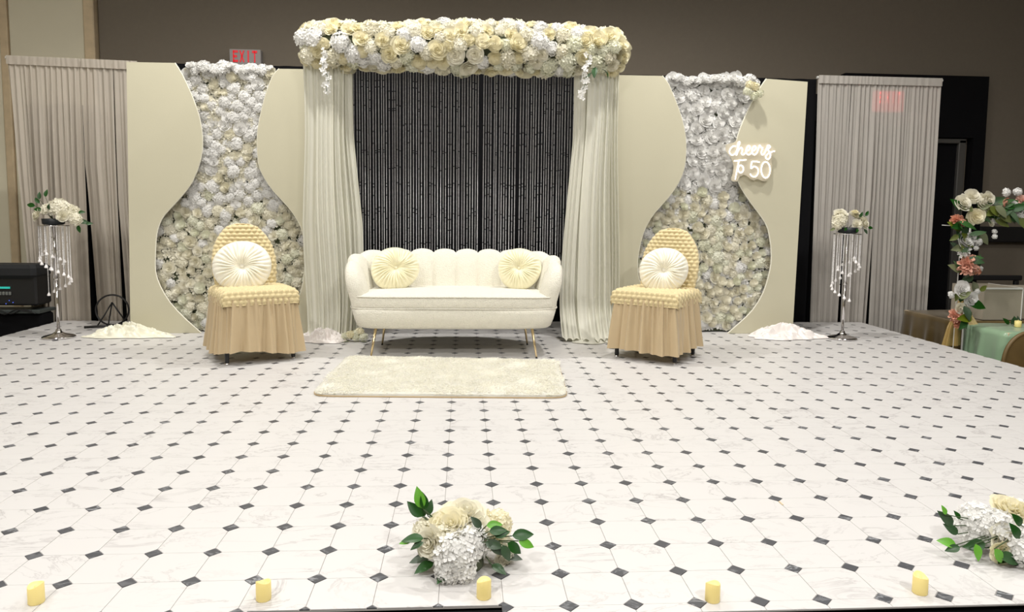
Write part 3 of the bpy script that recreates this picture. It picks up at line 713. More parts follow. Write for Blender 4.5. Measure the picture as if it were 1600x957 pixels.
for sgn in (-1, 1):      # rounded arm fronts close the two ends
    s = 0 if sgn < 0 else LT; p, nr = pt(s); mb = MB(); prof = []
    for v in [i/29 for i in range(30)]:
        h = top_h(s)-.022; r = .048
        if v < .38: t = v/.38; z = .30+(h-r-.30)*t; off = -r
        elif v < .62: a = PI*(v-.38)/.24; z = h-r+r*math.sin(a); off = -r*math.cos(a)
        else: t = (v-.62)/.38; z = (h-r)+(.20-(h-r))*t; off = r*(1-.45*t*t)
        fl = .098*max(0, (z-.2)/.5)**1.1; q = p+nr*(off+fl-.005); k = 1 if z > .32 else 1-.05*(.32-z)/.12
        prof.append(Vector((q.x*k, q.y*k-.045*(z-.2)/.4, z)))
    cz = sum((q for q in prof), Vector())/30
    r1 = [cz+(q-cz)*.75+Vector((0, -.018, 0)) for q in prof]; r2 = [cz+(q-cz)*.3+Vector((0, -.026, 0)) for q in prof]
    mb.rings([[tuple(q) for q in prof], [tuple(q) for q in r1], [tuple(q) for q in r2]], cap0=False).build('arm_front', M_BOUCLE, so, True)
for sx in (-1, 1):
    for fy, ty, lx in ((-.32, -.26, .565), (.19, .17, .545)):
        L_ = MB().tube([(sx*(lx-.03), ty, .21), (sx*lx, fy, .006)], [.011, .006], 10).build('leg', M_GOLD, so, True)
        MB().tube([(sx*(lx+.0), fy, .008), (sx*lx, fy, 0)], .0075, 10).build('foot_cap', M_BLACKM, so, True)
def pleated(name, label, loc, n, R, T, m, npl, seed, spin=0, sq=(1, 1), group=None):
    t = thing(name, label, 'pillow', loc, 0, group); t.rotation_mode = 'QUATERNION'; t.rotation_quaternion = facing(n, spin)
    rr = random.Random(seed); ph = [rr.uniform(-.5, .5) for _ in range(npl)]; am = [rr.uniform(.5, 1.2) for _ in range(npl)]; NT = npl*8; prof = []
    rhos = [.05, .09, .14, .2, .27, .35, .44, .53, .62, .71, .79, .86, .92, .96, .985, 1.0]
    mb = MB(); rs = []
    for sg, rho in [(-1, q) for q in rhos]+[(1, q) for q in rhos[:-1][::-1]]:
        ring = []
        for j in range(NT):
            th = 2*PI*j/NT; q = j/NT*npl; i = int(q); fr = q-i
            pl = (abs(math.sin(PI*fr))**.8-.5)*(am[i]*(.6+.4*math.sin(9*rho+ph[i]*9)))*.024*(R/.17)*min(1, rho*2.2)*(max(0, 1-rho)**.35 if rho > .8 else 1)
            th2 = th+.06*math.sin(5*rho+seed)+.05*ph[i]*rho
            prof = max(0, 1-rho**3.0)**.55
            z = sg*(T*prof*(1-.62*math.exp(-(rho/.20)**2))+pl)
            rw = R*rho*(1+.018*math.sin(3*th+seed))+abs(pl)*.15
            ring.append((rw*math.cos(th2)*sq[0], rw*math.sin(th2)*sq[1], z))
        rs.append(ring)
    mb.rings(rs).build('cover', m, t, True)
    MB().lathe([(.001, T*.30), (.012, T*.36), (.014, T*.46), (.010, T*.56), (.001, T*.60)], 20).build('button', m, t, True)
    return t
P = at(617, 421, 3.50); pleated('round_pillow', 'round cream pleated pillow leaning on the left arm end of the sofa', (P.x, 3.52, P.z+.0), (.25, -1, .42), .170, .062, M_VELVET, 34, 3, .4, (1.05, .95))
P = at(812, 421, 3.50); pleated('round_pillow', 'round cream pleated pillow leaning on the right arm end of the sofa', (P.x, 3.52, P.z+.0), (-.2, -1, .38), .160, .06, M_VELVET, 34, 4, 1.1)

# ------------------------------------------------------------------ rug
FL, FR, BRc, BLc = (-.928, 2.12), (.462, 2.05), (.53, 2.99), (-.90, 3.15)
def rq(u, v):
    return ((FL[0]*(1-u)+FR[0]*u)*(1-v)+(BLc[0]*(1-u)+BRc[0]*u)*v, (FL[1]*(1-u)+FR[1]*u)*(1-v)+(BLc[1]*(1-u)+BRc[1]*u)*v)
def rrect(u, v, r=.045):
    dx = max(0, abs(u-.5)-(.5-r)); dy = max(0, abs(v-.5)-(.5-r*1.4)); return (dx/r)**2+(dy/(r*1.4))**2 <= 1
ru = thing('shag_rug', 'cream shaggy rectangular rug on the tiles in front of the sofa', 'rug', (-.2, 2.58, 0))
ol = []
for k in range(48):
    x, y = superell(.5, .5, 14, 2*PI*k/48); ol.append(rq(x+.5, y+.5))
MB().rings([[(x, y, .0012) for x, y in ol], [(x, y, .008) for x, y in ol]]).build('backing', M_RUGB, ru, world=True)
c0 = rq(.5, .5)
MB().rings([[(c0[0]+(x-c0[0])*.995, c0[1]+(y-c0[1])*.995, .008) for x, y in ol], [(c0[0]+(x-c0[0])*.992, c0[1]+(y-c0[1])*.988, .018) for x, y in ol], [(c0[0]+(x-c0[0])*.965, c0[1]+(y-c0[1])*.95, .025) for x, y in ol]]).build('pile_base', M_PILE, ru, world=True)
fv = []; ff = []; rr = random.Random(3)
for i in range(36000):
    u, v = rr.random(), rr.random()
    if not rrect(u, v): continue
    x, y = rq(.006+.988*u, .006+.988*v); a = noise.noise(Vector((x*6, y*6, 0)))*3+rr.uniform(-.9, .9)-1.2; ln = rr.uniform(.5, 1)*.030
    e = min(u, 1-u, v, 1-v); h = .031+.003*noise.noise(Vector((x*9, y*9, 4)))+rr.uniform(-.004, .005)
    if e < .02: h *= .8
    dx, dy = math.cos(a)*ln, math.sin(a)*ln; b = rr.random()*PI; wx, wy = math.cos(b)*.003, math.sin(b)*.003
    n = len(fv); fv += [(x-wx, y-wy, .016), (x+wx, y+wy, .016), (x+wx+dx*.4, y+wy+dy*.4, h*.8), (x-wx+dx*.4, y-wy+dy*.4, h*.8), (x+dx, y+dy, h)]
    ff += [(n, n+1, n+2, n+3), (n+3, n+2, n+4)]
pm = MB(); pm.v = fv; pm.f = ff; pm.build('pile', M_PILE, ru, True, world=True)['kind'] = 'stuff'

# ------------------------------------------------------------------ two covered chairs
def bub(a, b, pa=.034, pb=.023, amp=.008, jag=0):
    row = math.floor(b/pb); a2 = a+(.5*pa if row % 2 else 0)+.004*math.sin(b*40)
    return amp*(abs(math.sin(PI*a2/pa))**.55)*(abs(math.sin(PI*b/pb))**.6)
def chair(label, loc, rz, flip):
    t = thing('covered_chair', label, 'chair', (loc[0], loc[1], 0), rz)
    hw, hd = .205, .195; r = .03; ZT = .468
    def wrap(a, h):
        s = 1 if a >= 0 else -1; a = abs(a)
        if a <= h: return s*a, 0, 0
        q = a-h; ar = r*PI/2
        if q < ar: th = q/r; return s*(h+r*math.sin(th)), r*(1-math.cos(th)), th
        return s*(h+r), r+(q-ar), PI/2
    EX = r*PI/2+.055
    def seat(u, v):
        a = (u-.5)*2*(hw+EX); b = (v-.5)*2*(hd+EX)
        x, da, ta = wrap(a, hw); y, db, tb = wrap(b, hd)
        d = min(.10, math.hypot(da, db)); n = Vector((math.sin(ta)*(1 if a > 0 else -1), math.sin(tb)*(1 if b > 0 else -1), max(.05, math.cos(ta)*math.cos(tb)))).normalized()
        k = bub(a, b, .036, .029, .015); puff = .012*(1-(a/(hw+EX))**2)*(1-(b/(hd+EX))**2)
        return (x+n.x*k, y+n.y*k, ZT-d+n.z*k+puff)
    MB().grid(seat, 120, 120).build('seat_cover', M_KNIT, t, True)
    H, z0 = .46, .44
    def back(u, v):
        th = 2*PI*u; zr = v; z = z0+H*math.sin(zr*PI/2)**1.0
        tt = (z-z0)/H; W = (.195+.022*math.sin(PI*min(1, tt*1.15)))*(max(0, 1-tt**4.2))**.42; T = .030*(max(0, 1-tt**8))**.5
        c, s = math.cos(th), math.sin(th)
        x = W*math.copysign(abs(c)**.75, c); y = T*math.copysign(abs(s)**.75, s)
        k = bub(x, z, .038, .027, .016)*(1 if abs(s) > .15 else .6)
        return (x+c*k*.4, y+s*k*1.2+.185+.10*tt, z+k*.1)
    MB().grid(back, 160, 110, True).build('back_cover', M_KNIT, t, True)
    rr = random.Random(int(abs(rz)*100)); N = 360
    ph = [(rr.randint(9, 16), rr.random()*6, 1), (rr.randint(19, 27), rr.random()*6, .6), (rr.randint(33, 42), rr.random()*6, .4)]
    def skirt(u, v):
        a = 2*PI*u; x, y = superarc(.238, .225, 7, u); z = .425-v*.355
        s = sum(k*math.sin(n*a+p+.4*math.sin(2*v+p)) for n, p, k in ph)/2
        fl = .004+.030*v+.040*s*(v**.7)+.010*math.sin(46*a+2*math.sin(5*a))*(1-v*.8)
        L = math.hypot(x, y); z += .012*math.sin(3*a+1)*v+.010*math.sin(2*a+flip)*v
        return (x+x/L*fl, y+y/L*fl, z)
    MB().grid(skirt, N, 22, True).build('skirt', M_SKIRT, t, True)
    MB().bbox((-.2, -.185, .36), (.2, .185, .43), .01).build('seat_pan', M_BLACKM, t)
    for x in (-.212, .212):
        for y in (-.178, .178):
            MB().bbox((x-.012, y-.012, .012), (x+.012, y+.012, .40), .003).build('leg', M_BLACKM, t)
            MB().lathe([(.016, 0), (.016, .008), (.010, .014)], 12, (x, y, 0)).build('foot', M_CHROME, t, True)
    return t
chair('gold bubble-knit covered chair with ruffled skirt, standing left of the sofa', (-1.524, 3.205), math.radians(29), 0)
chair('gold bubble-knit covered chair with ruffled skirt, standing right of the sofa', (1.245, 3.212), math.radians(-37), 2)
P = at(377, 418, 3.20); pleated('round_pillow', 'round ivory pleated pillow on the gold chair left of the sofa', (P.x, 3.22, P.z), (.25, -1, .28), .188, .066, M_VELVETI, 32, 7, .3, (1.0, .97))
P = at(1038, 424, 3.20); pleated('round_pillow', 'round ivory pleated pillow on the gold chair right of the sofa', (P.x, 3.22, P.z), (-.22, -1, .28), .175, .064, M_VELVETI, 30, 9, .8, (1.0, .93))

# ------------------------------------------------------------------ crystal flower stands
def strand(L, seed):
    mb = beads(L, .010, .0052, seed); return mb
SM = {}
def stand(x, y, label, seed, px0, flowers, leaves):
    t = thing('crystal_stand', label, 'stand', (x, y, 0))
    MB().lathe([(.10, 0), (.115, .004), (.115, .012), (.10, .02), (.045, .034), (.022, .05), (.018, .065), (.012, .07)], 40).build('base', M_CHROME, t, True)
    for z0, z1 in ((.07, .45), (.455, .855)):
        MB().lathe([(.011, z0), (.011, z1)], 20).build('pole', M_CHROME, t, True)
    MB().lathe([(.014, .445), (.018, .452), (.014, .46)], 20).build('collar', M_CHROME, t, True)
    MB().lathe([(.02, .853), (.105, .857), (.108, .862), (.02, .866)], 36).build('top_plate', M_CHROME, t, True)
    rr = random.Random(seed); n = 16
    for i in range(n):
        a = 2*PI*i/n+seed; rad = .10; L = .20+.33*i/n
        key = round(L, 2)
        if key not in SM: SM[key] = strand(L, i).mesh('bead_strand', M_CRYSTAL)
        s = link('bead_strand', SM[key], t, (rad*math.cos(a), rad*math.sin(a), .853))
        hm = bpy.data.meshes.get('crystal_drop_mesh')
        if not hm: hm = MB().lathe([(.001, .014), (.007, .004), (.013, -.008), (.011, -.015), (.001, -.017)], 8).mesh('crystal_drop_mesh', M_PENDANT)
        link('crystal_drop', hm, s, (0, 0, -L-.01))
    for i in range(8):
        a = 2*PI*(i+.5)/8+seed; L = .17+.02*i
        key = round(L, 2)
        if key not in SM: SM[key] = strand(L, i).mesh('bead_strand', M_CRYSTAL)
        s = link('bead_strand', SM[key], t, (.062*math.cos(a), .062*math.sin(a), .853)); link('crystal_drop', bpy.data.meshes['crystal_drop_mesh'], s, (0, 0, -L-.01))
    return t
SLx, SLy, SRx, SRy = -3.205, 3.955, 2.990, 3.918
stand(SLx, SLy, 'chrome flower stand hung with crystal strands, near the left grey curtain', 3, 0, None, None)
stand(SRx, SRy, 'chrome flower stand hung with crystal strands, near the right grey curtain', 5, 0, None, None)
def centerpiece(x, y, z, label, bl, lv, tray=(.078, .045)):
    t = thing('flower_arrangement', label, 'flowers', (x, y, z))
    MB().lathe([(tray[0]*.8, 0), (tray[0]*.95, .006), (tray[0], tray[1]), (tray[0]*.9, tray[1]), (tray[0]*.85, .02)], 28).build('tray', mat('dark_tray', (.008, .012, .016, 1), .5), t, True)
    for k, m, px, py, Y, r, n in bl: bloom(k, m, t, at(px, py, Y)-t.location, n, r)
    for px, py, Y, d, L, kd in lv:
        p = at(px, py, Y)-t.location; leaf(t, p, d, L, kd, up=(0, -1, .3))
        b = Vector((0, 0, tray[1]*.8)); MB().tube([b, b.lerp(p, .6)+Vector((0, 0, .01)), p], .0016, 5).build('twig', M_STEM, t)
    return t
centerpiece(SLx, SLy, .867, 'white hydrangea arrangement with dark leaves on top of the left crystal stand',
  [('hyd', M_IVORYF, 92, 326, 3.93, .078, (0, -.6, 1)), ('hyd', M_IVORYF, 112, 332, 3.95, .06, (.5, -.5, .6)), ('hyd', M_IVORYF, 74, 328, 3.93, .05, (-.4, -.6, .8)), ('rose', M_IVORYF, 60, 336, 3.90, .045, (-.7, -.8, .3)), ('hyd', M_IVORYF, 118, 343, 3.90, .045, (.8, -.6, -.1)), ('rose', M_IVORYF, 98, 338, 3.88, .04, (.1, -1, .1))],
  [(62, 312, 3.95, (-.1, 0, 1), .06, 'd'), (71, 308, 3.95, (.15, 0, 1), .06, 'd'), (62, 318, 3.95, (-.7, 0, .8), .06, 'd'), (55, 322, 3.93, (-1, 0, .2), .07, 'd'), (66, 328, 3.90, (-.8, -.2, .1), .06, 'd'), (76, 328, 3.86, (.2, -.4, .6), .05, 'd'), (122, 332, 3.95, (.9, 0, .1), .05, 'd'), (124, 346, 3.93, (.9, 0, -.1), .07, 'd'), (122, 352, 3.92, (.2, -.2, -.9), .06, 'd'), (134, 350, 3.93, (.8, 0, .1), .05, 'd')])
centerpiece(SRx, SRy, .867, 'white rose arrangement with dark leaves on top of the right crystal stand',
  [('hyd', M_IVORYF, 1313, 343, 3.90, .062, (-.4, -.7, .6)), ('rose', M_IVORYF, 1313, 336, 3.92, .05, (-.2, -.7, .8)), ('rose', M_IVORYF, 1337, 339, 3.93, .05, (.2, -.6, .9)), ('rose', M_IVORYF, 1348, 349, 3.90, .05, (.5, -.8, .3)), ('rose', M_IVORYF, 1338, 351, 3.88, .04, (0, -1, .2)), ('hyd', M_IVORYF, 1308, 352, 3.89, .04, (-.7, -.8, .1)), ('rose', M_CREAMF, 1336, 333, 3.90, .03, (0, -.3, 1))],
  [(1352, 338, 3.93, (.5, 0, .7), .055, 'd'), (1343, 340, 3.88, (.3, -.4, .8), .05, 'd'), (1350, 358, 3.88, (.4, -.3, -.6), .05, 'd'), (1356, 356, 3.90, (1, 0, 0), .05, 'd'), (1322, 356, 3.86, (-.3, -.5, -.2), .05, 'd'), (1340, 358, 3.86, (-.3, -.5, -.2), .05, 'd'), (1305, 357, 3.88, (-.9, 0, -.4), .045, 'o')])

# ------------------------------------------------------------------ crumpled satin heaps
def heap(name, label, cx, cy, rx, ry, H, m, seed, rz=0, peak=(0, 0)):
    c, s = math.cos(rz), math.sin(rz)
    def f(u, v):
        a = 2*PI*u; w = 1+.14*math.sin(3*a+seed)+.07*math.sin(8*a+seed*2); X = v*math.cos(a)*w; Y = v*math.sin(a)*w
        d = math.hypot(X-peak[0], Y-peak[1]); k = max(0, 1-v)**.6
        fo = fbm(X*2.6+seed, Y*1.6, seed); ridge = 1-abs(noise.noise(Vector((X*4.2+seed+fo, Y*3.0+X*1.6, seed*.7))))*2.2; r2 = 1-abs(noise.noise(Vector((X*9+seed, Y*7-X*4, seed))))*2
        z = .004+H*k*(math.exp(-d*d*1.2)*.34+.50*max(-.15, ridge)+.05*r2)
        x, y = X*rx, Y*ry
        return (cx+x*c-y*s, cy+x*s+y*c, max(.003, z))
    o = MB().grid(f, 150, 44, True).build(name, m, smooth=True, loc=(cx, cy, 0))
    return tag(o, label, 'fabric')
heap('satin_cloth', 'crumpled ivory satin cloth on the floor at the foot of the far left cream board', -2.71, 4.01, .33, .11, .15, M_SATIN, 2.3, -.03, (-.15, .3))
heap('satin_cloth', 'crumpled white satin cloth on the floor at the foot of the left ivory drape', -1.17, 3.80, .20, .10, .15, M_SATINW, 5.1, .05, (-.3, .3))
heap('satin_cloth', 'crumpled white satin cloth on the floor beside the right crystal stand', 2.53, 3.98, .31, .14, .16, M_SATINW, 7.7, -.05, (-.05, .4))
fh = thing('loose_blooms', 'small heap of yellow-green blooms on the floor left of the sofa', 'flowers', (-.98, 3.78, 0))
for i, (px, py) in enumerate([(548, 524), (558, 521), (568, 527), (562, 519), (556, 528), (540, 526)]):
    p = at(px, py, 3.78+.02*(i % 2)); p.z = max(.035, p.z); bloom('hyd', M_GREENF if i % 3 else M_CREAMF, fh, p-fh.location, (R_.uniform(-.5, .5), -.6, 1), .034)
for i, px in enumerate((545, 563)): p = at(px, 530, 3.74); p.z = .01; leaf(fh, p-fh.location, (1 if i else -1, -.2, .1), .05, 'o')

# ------------------------------------------------------------------ ring stand and cables at the left
rg = thing('ring_stand', 'black hoop on a small tripod foot on the floor by the left grey curtain', 'stand', (-3.1, 4.55, 0))
rc = at(176, 497, 4.55)
MB().tube([(rc.x+.135*math.cos(a*PI/20), 4.55+.01*math.sin(a*PI/20), .135+.128*math.sin(a*PI/20)) for a in range(40)], .0075, 8, True).build('hoop', M_BLACKM, rg, True, world=True)
for dx, dy in ((-.09, -.08), (.02, -.13), (.10, .05)):
    MB().tube([(rc.x, 4.55, .20), (rc.x+dx*.5, 4.55+dy*.5, .10), (rc.x+dx, 4.55+dy, .008)], .006, 8).build('leg', M_BLACKM, rg, True, world=True)
cab = MB().tube([(rc.x-.16, 4.40, .01), (rc.x-.05, 4.43, .014), (rc.x+.06, 4.46, .012), (rc.x+.16, 4.60, .03), (rc.x+.22, 4.66, .07), (rc.x+.26, 4.62, .12), (rc.x+.24, 4.55, .07), (rc.x+.17, 4.52, .012)], .010, 8).build('cable', M_BLACKM, smooth=True)
tag(cab, 'black cable looped on the tiles beside the black hoop stand', 'cable')

# ------------------------------------------------------------------ equipment case left of the stage
dj = thing('equipment_case', 'black sound equipment case with padded lid and teal display, left of the stage', 'case', (-4.2, 4.6, ZF))
YD = 4.56
Z = lambda px, py: at(px, py, YD).z
MB().bbox((-4.85, YD, Z(50, 478)), (min(-3.70, at(63, 450, YD).x), 4.79, Z(50, 430)), .015).build('case_body', M_BLACKM, dj, world=True)
ld = MB().bbox((-4.88, YD-.03, Z(50, 436)), (min(-3.69, at(62, 430, YD).x), 4.80, Z(50, 414)), .03).build('lid_cover', mat('black_pad', (.012, .013, .015, 1), .75, bump=.2, bump_scale=12), dj, world=True)
MB().bbox((-4.85, YD-.02, Z(50, 490)), (min(-3.672, at(73, 485, YD).x), 4.79, Z(50, 485)), .004).build('shelf', mat('grey_rail', (.05, .06, .058, 1), .5), dj, world=True)
MB().bbox((-4.82, YD+.01, -.595), (min(-3.675, at(72, 485, YD).x), 4.77, Z(50, 490)-.002), .02).build('stand_skirt', M_BLACK, dj, world=True)
p = at(6, 450, YD-.01); MB().box((p.x-.12, YD-.009, p.z-.008), (p.x+.045, YD-.0005, p.z+.008)).build('teal_display', M_TEAL, dj, world=True)
for i in range(4):
    p = at(0+i*5.0, 459, YD-.01); MB().bbox((p.x-.009, YD-.011, p.z-.014), (p.x+.009, YD-.0005, p.z+.014), .002).build('button', mat('button_grey', (.16, .17, .16, 1), .5), dj, world=True)
for px, py in ((20, 473), (9, 475), (14, 470)):
    p = at(px, py, YD-.01); MB().lathe([(.003, -.003), (.003, .003)], 8, (p.x, YD-.007, p.z)).build('blue_light', M_BLUE, dj, world=True)
for k in range(2):
    P = [at(-30+i*16+k*6, 492-8*abs(math.sin(i*1.1+k)), YD-.03) for i in range(6)]
    MB().tube([(x, YD-.035, z) for x, z in smooth_poly([(q.x, q.z) for q in P])], .005, 6).build('cable', M_BLACKM, dj, True, world=True)

# ------------------------------------------------------------------ LED candles along the front edge
rr = random.Random(12)
for i, (px, py, lab) in enumerate([(57, 942, 'yellow flameless candle at the far left of the stage front'), (412, 937, 'yellow flameless candle on the stage edge, second from the left'), (756, 934, 'yellow flameless candle in front of the large white bouquet'), (1113, 939, 'yellow flameless candle on the stage edge, second from the right'), (1437, 927, 'yellow flameless candle just left of the right-hand bouquet')]):
    d = ray(px, py); q = CAM+d*(-CAM.z/d.z)
    t = thing('led_candle', lab, 'candle', (q.x, q.y, 0), rr.random()*6, 'flameless candles along the stage edge')
    n = 28; ph = rr.random()*6
    top = lambda a: .049+.0035*math.sin(a+ph)+.0025*math.sin(2*a+ph*2)
    rs = [[(r*math.cos(2*PI*j/n), r*math.sin(2*PI*j/n), z) for j in range(n)] for r, z in ((.0175, 0), (.019, .002), (.019, .02))]
    for r, dz in ((.0187, -.002), (.017, 0), (.015, -.001), (.0135, -.005), (.006, -.0065)): rs.append([(r*math.cos(2*PI*j/n), r*math.sin(2*PI*j/n), top(2*PI*j/n)+dz) for j in range(n)])
    MB().rings(rs).build('wax_body', M_CANDLE, t, True)
    MB().lathe([(.002, .036), (.004, .040), (.003, .044), (.0005, .047)], 10).build('flame_tip', M_CANDLE, t, True)
    MB().lathe([(.0172, -.0), (.0172, .0012)], 20).build('base_disc', M_RUGB, t)

# ------------------------------------------------------------------ foreground bouquets
def bouquet(label, loc, bl, lv, seed):
    t = thing('bouquet', label, 'bouquet', loc); rr = random.Random(seed)
    MB().lathe([(.045, .002), (.05, .01), (.045, .05), (.03, .07)], 20).build('foam_base', M_MAT, t, True)
    for k, m, d, r, n in bl:
        d = Vector(d); d.z = max(d.z, r*.92); bloom(k, m, t, d, n, r, rr)
    for p, d, L, kd, up in lv:
        p = Vector(p); p.z = max(p.z, .02-min(0, d[2]/Vector(d).length)*L); leaf(t, p, d, L, kd, up=up); b = Vector((p.x*.3, p.y*.3, .06)); MB().tube([b, b.lerp(p, .5)+Vector((0, 0, .012)), p], .0016, 5).build('twig', M_STEM, t)
    return t
HB = [hydrangea(77+i, n=95, fr=.24, hemi=-.5, flat=.95) for i in range(2)]
HBm = {m.name: [h.mesh('hydrangea_big_'+m.name, m) for h in HB] for m in (M_WHITEF, M_IVORYF)}
BL[('bighyd', M_WHITEF.name)] = HBm[M_WHITEF.name]; BL[('bighyd', M_IVORYF.name)] = HBm[M_IVORYF.name]; NAMEK['bighyd'] = 'hydrangea'
F0 = Vector((-.095, .215, 0)); U0 = (0, -.5, 1)
def rel(px, py, Y, base=F0): return at(px, py, Y)-base
bouquet('white hydrangea and cream rose bouquet with green leaves at the centre front of the stage', F0, [
  ('bighyd', M_WHITEF, rel(712, 868, .155), .062, (0, -.8, .5)), ('bighyd', M_WHITEF, rel(733, 848, .19), .055, (.2, -.7, .7)), ('bighyd', M_IVORYF, rel(694, 842, .20), .05, (-.4, -.7, .6)),
  ('rose', M_CREAMF, rel(706, 823, .21), .048, (-.1, -.7, .8)), ('rose', M_CREAMF, rel(690, 825, .22), .042, (-.5, -.6, .7)), ('rose', M_IVORYF, rel(728, 808, .25), .052, (.1, -.4, 1)), ('rose', M_CREAMF, rel(712, 806, .27), .045, (-.1, -.2, 1)),
  ('rose', M_IVORYF, rel(676, 848, .18), .042, (-.6, -.8, .3)), ('hyd', M_IVORYF, rel(664, 832, .24), .04, (-.9, -.2, .4)), ('hyd', M_CREAMF, rel(751, 815, .27), .04, (.5, -.2, .8)), ('rose', M_IVORYF, rel(748, 828, .22), .04, (.4, -.7, .6)),
  ('hyd', M_CREAMF, rel(780, 818, .26), .04, (.7, -.4, .5)), ('rose', M_CREAMF, rel(775, 832, .23), .036, (.8, -.6, .2)), ('hyd', M_IVORYF, rel(788, 868, .24), .04, (.9, -.4, .1)), ('hyd', M_WHITEF, rel(700, 895, .13), .034, (-.2, -1, 0)), ('hyd', M_WHITEF, rel(724, 898, .13), .034, (.1, -1, -.1)), ('rose', M_IVORYF, rel(782, 884, .22), .028, (.6, -.8, 0)),
  ('hyd', M_IVORYF, (.0, .06, .08), .06, (0, .8, .6)), ('hyd', M_IVORYF, (.06, .05, .07), .05, (.8, .6, .3)), ('hyd', M_IVORYF, (-.06, .05, .07), .05, (-.8, .6, .3))],
  [(rel(660, 795, .24), (-.28, .0, 1), .062, 'b', (0, -1, .1)), (rel(664, 797, .24), (-.1, 0, 1), .05, 'd', (.4, -1, .1)), (rel(660, 808, .24), (-.75, 0, .75), .06, 'd', (0, -1, .3)), (rel(668, 806, .24), (.25, 0, 1), .045, 'd', (0, -1, .3)), (rel(663, 808, .25), (-.2, -.2, .6), .04, 'd', (0, -1, .3)),
   (rel(662, 842, .17), (-1, -.1, .1), .06, 'd', U0), (rel(662, 848, .16), (-.8, -.3, -.2), .04, 'd', U0), (rel(643, 847, .17), (-1, 0, 0), .035, 'b', U0),
   (rel(752, 825, .17), (-.5, -.1, .6), .042, 'd', (0, -1, .5)), (rel(760, 822, .17), (.8, 0, .1), .045, 'b', (0, -1, .8)), (rel(764, 831, .16), (1, -.1, .15), .05, 'd', (0, -1, .8)), (rel(800, 838, .18), (1, 0, .12), .062, 'd', (0, -1, .8)), (rel(810, 846, .17), (1, 0, -.35), .05, 'b', (0, -1, .8)),
   (rel(793, 848, .16), (.6, 0, -.5), .055, 'd', (0, -1, .6)), (rel(765, 843, .15), (.5, -.1, -.6), .06, 'd', (0, -1, .6)), (rel(772, 838, .16), (.7, 0, .2), .045, 'd', (0, -1, .6)), (rel(785, 852, .15), (.35, -.2, -.7), .05, 'd', (0, -1, .6)), (rel(758, 848, .15), (.9, -.2, -.2), .05, 'd', (0, -1, .6)),
   ((-.09, -.03, .03), (-.8, -.5, -.1), .06, 'd', U0), ((-.10, .0, .03), (-1, -.2, .0), .06, 'd', U0), ((.07, -.05, .03), (.7, -.6, -.1), .05, 'd', U0), ((-.05, -.07, .02), (-.5, -.8, -.05), .05, 'd', U0), ((.1, .0, .03), (1, -.1, .0), .06, 'd', U0)], 4)
G0 = Vector((1.60, .23, 0))
bouquet('white hydrangea bouquet at the right front of the stage, cut by the picture edge', G0, [
  ('bighyd', M_WHITEF, rel(1528, 822, .27, G0), .066, (-.5, -.6, .7)), ('bighyd', M_WHITEF, rel(1556, 826, .23, G0), .058, (0, -.7, .7)), ('rose', M_CREAMF, rel(1572, 800, .28, G0), .05, (.1, -.5, 1)), ('rose', M_CREAMF, rel(1592, 806, .27, G0), .05, (.3, -.5, 1)),
  ('rose', M_IVORYF, rel(1570, 848, .19, G0), .048, (.0, -.9, .4)), ('bighyd', M_WHITEF, rel(1606, 878, .15, G0), .06, (.0, -.9, .3)), ('hyd', M_WHITEF, rel(1604, 850, .18, G0), .05, (0, -.8, .5)), ('hyd', M_IVORYF, rel(1590, 828, .22, G0), .04, (0, -.8, .5)), ('hyd', M_IVORYF, (.08, .05, .08), .07, (.6, .5, .6)), ('hyd', M_IVORYF, (.0, .08, .08), .06, (0, .8, .6)), ('rose', M_CREAMF, rel(1562, 862, .17, G0), .03, (-.2, -.9, .0))],
  [(rel(1489, 822, .25, G0), (-.75, 0, .8), .06, 'd', (0, -1, .3)), (rel(1478, 805, .25, G0), (-.3, 0, .8), .03, 'b', (0, -1, .3)), (rel(1497, 835, .24, G0), (-.8, 0, .6), .05, 'd', (0, -1, .3)), (rel(1494, 852, .20, G0), (-.9, 0, .3), .055, 'b', (0, -1, .8)), (rel(1500, 855, .19, G0), (-.9, -.1, -.15), .045, 'd', (0, -1, .8)), (rel(1500, 812, .26, G0), (-.5, 0, .8), .03, 'd', (0, -1, .3)),
   (rel(1540, 850, .18, G0), (-1, -.1, -.1), .065, 'd', (0, -1, .5)), (rel(1524, 852, .16, G0), (.1, -.3, -.7), .05, 'b', (0, -1, .3)), (rel(1552, 878, .13, G0), (.55, -.1, -.75), .055, 'b', (0, -1, .3)), (rel(1560, 868, .14, G0), (.9, -.2, -.2), .07, 'd', (0, -1, .8)), (rel(1592, 842, .13, G0), (-.5, -.2, .8), .055, 'd', (0, -1, .3)), (rel(1596, 822, .16, G0), (-.5, -.2, .6), .05, 'd', (0, -1, .3)),
   ((-.10, -.04, .02), (-.8, -.5, 0), .07, 'd', U0), ((-.06, -.09, .02), (-.3, -.9, 0), .07, 'd', U0), ((-.12, .0, .03), (-1, 0, 0), .06, 'd', U0)], 6)

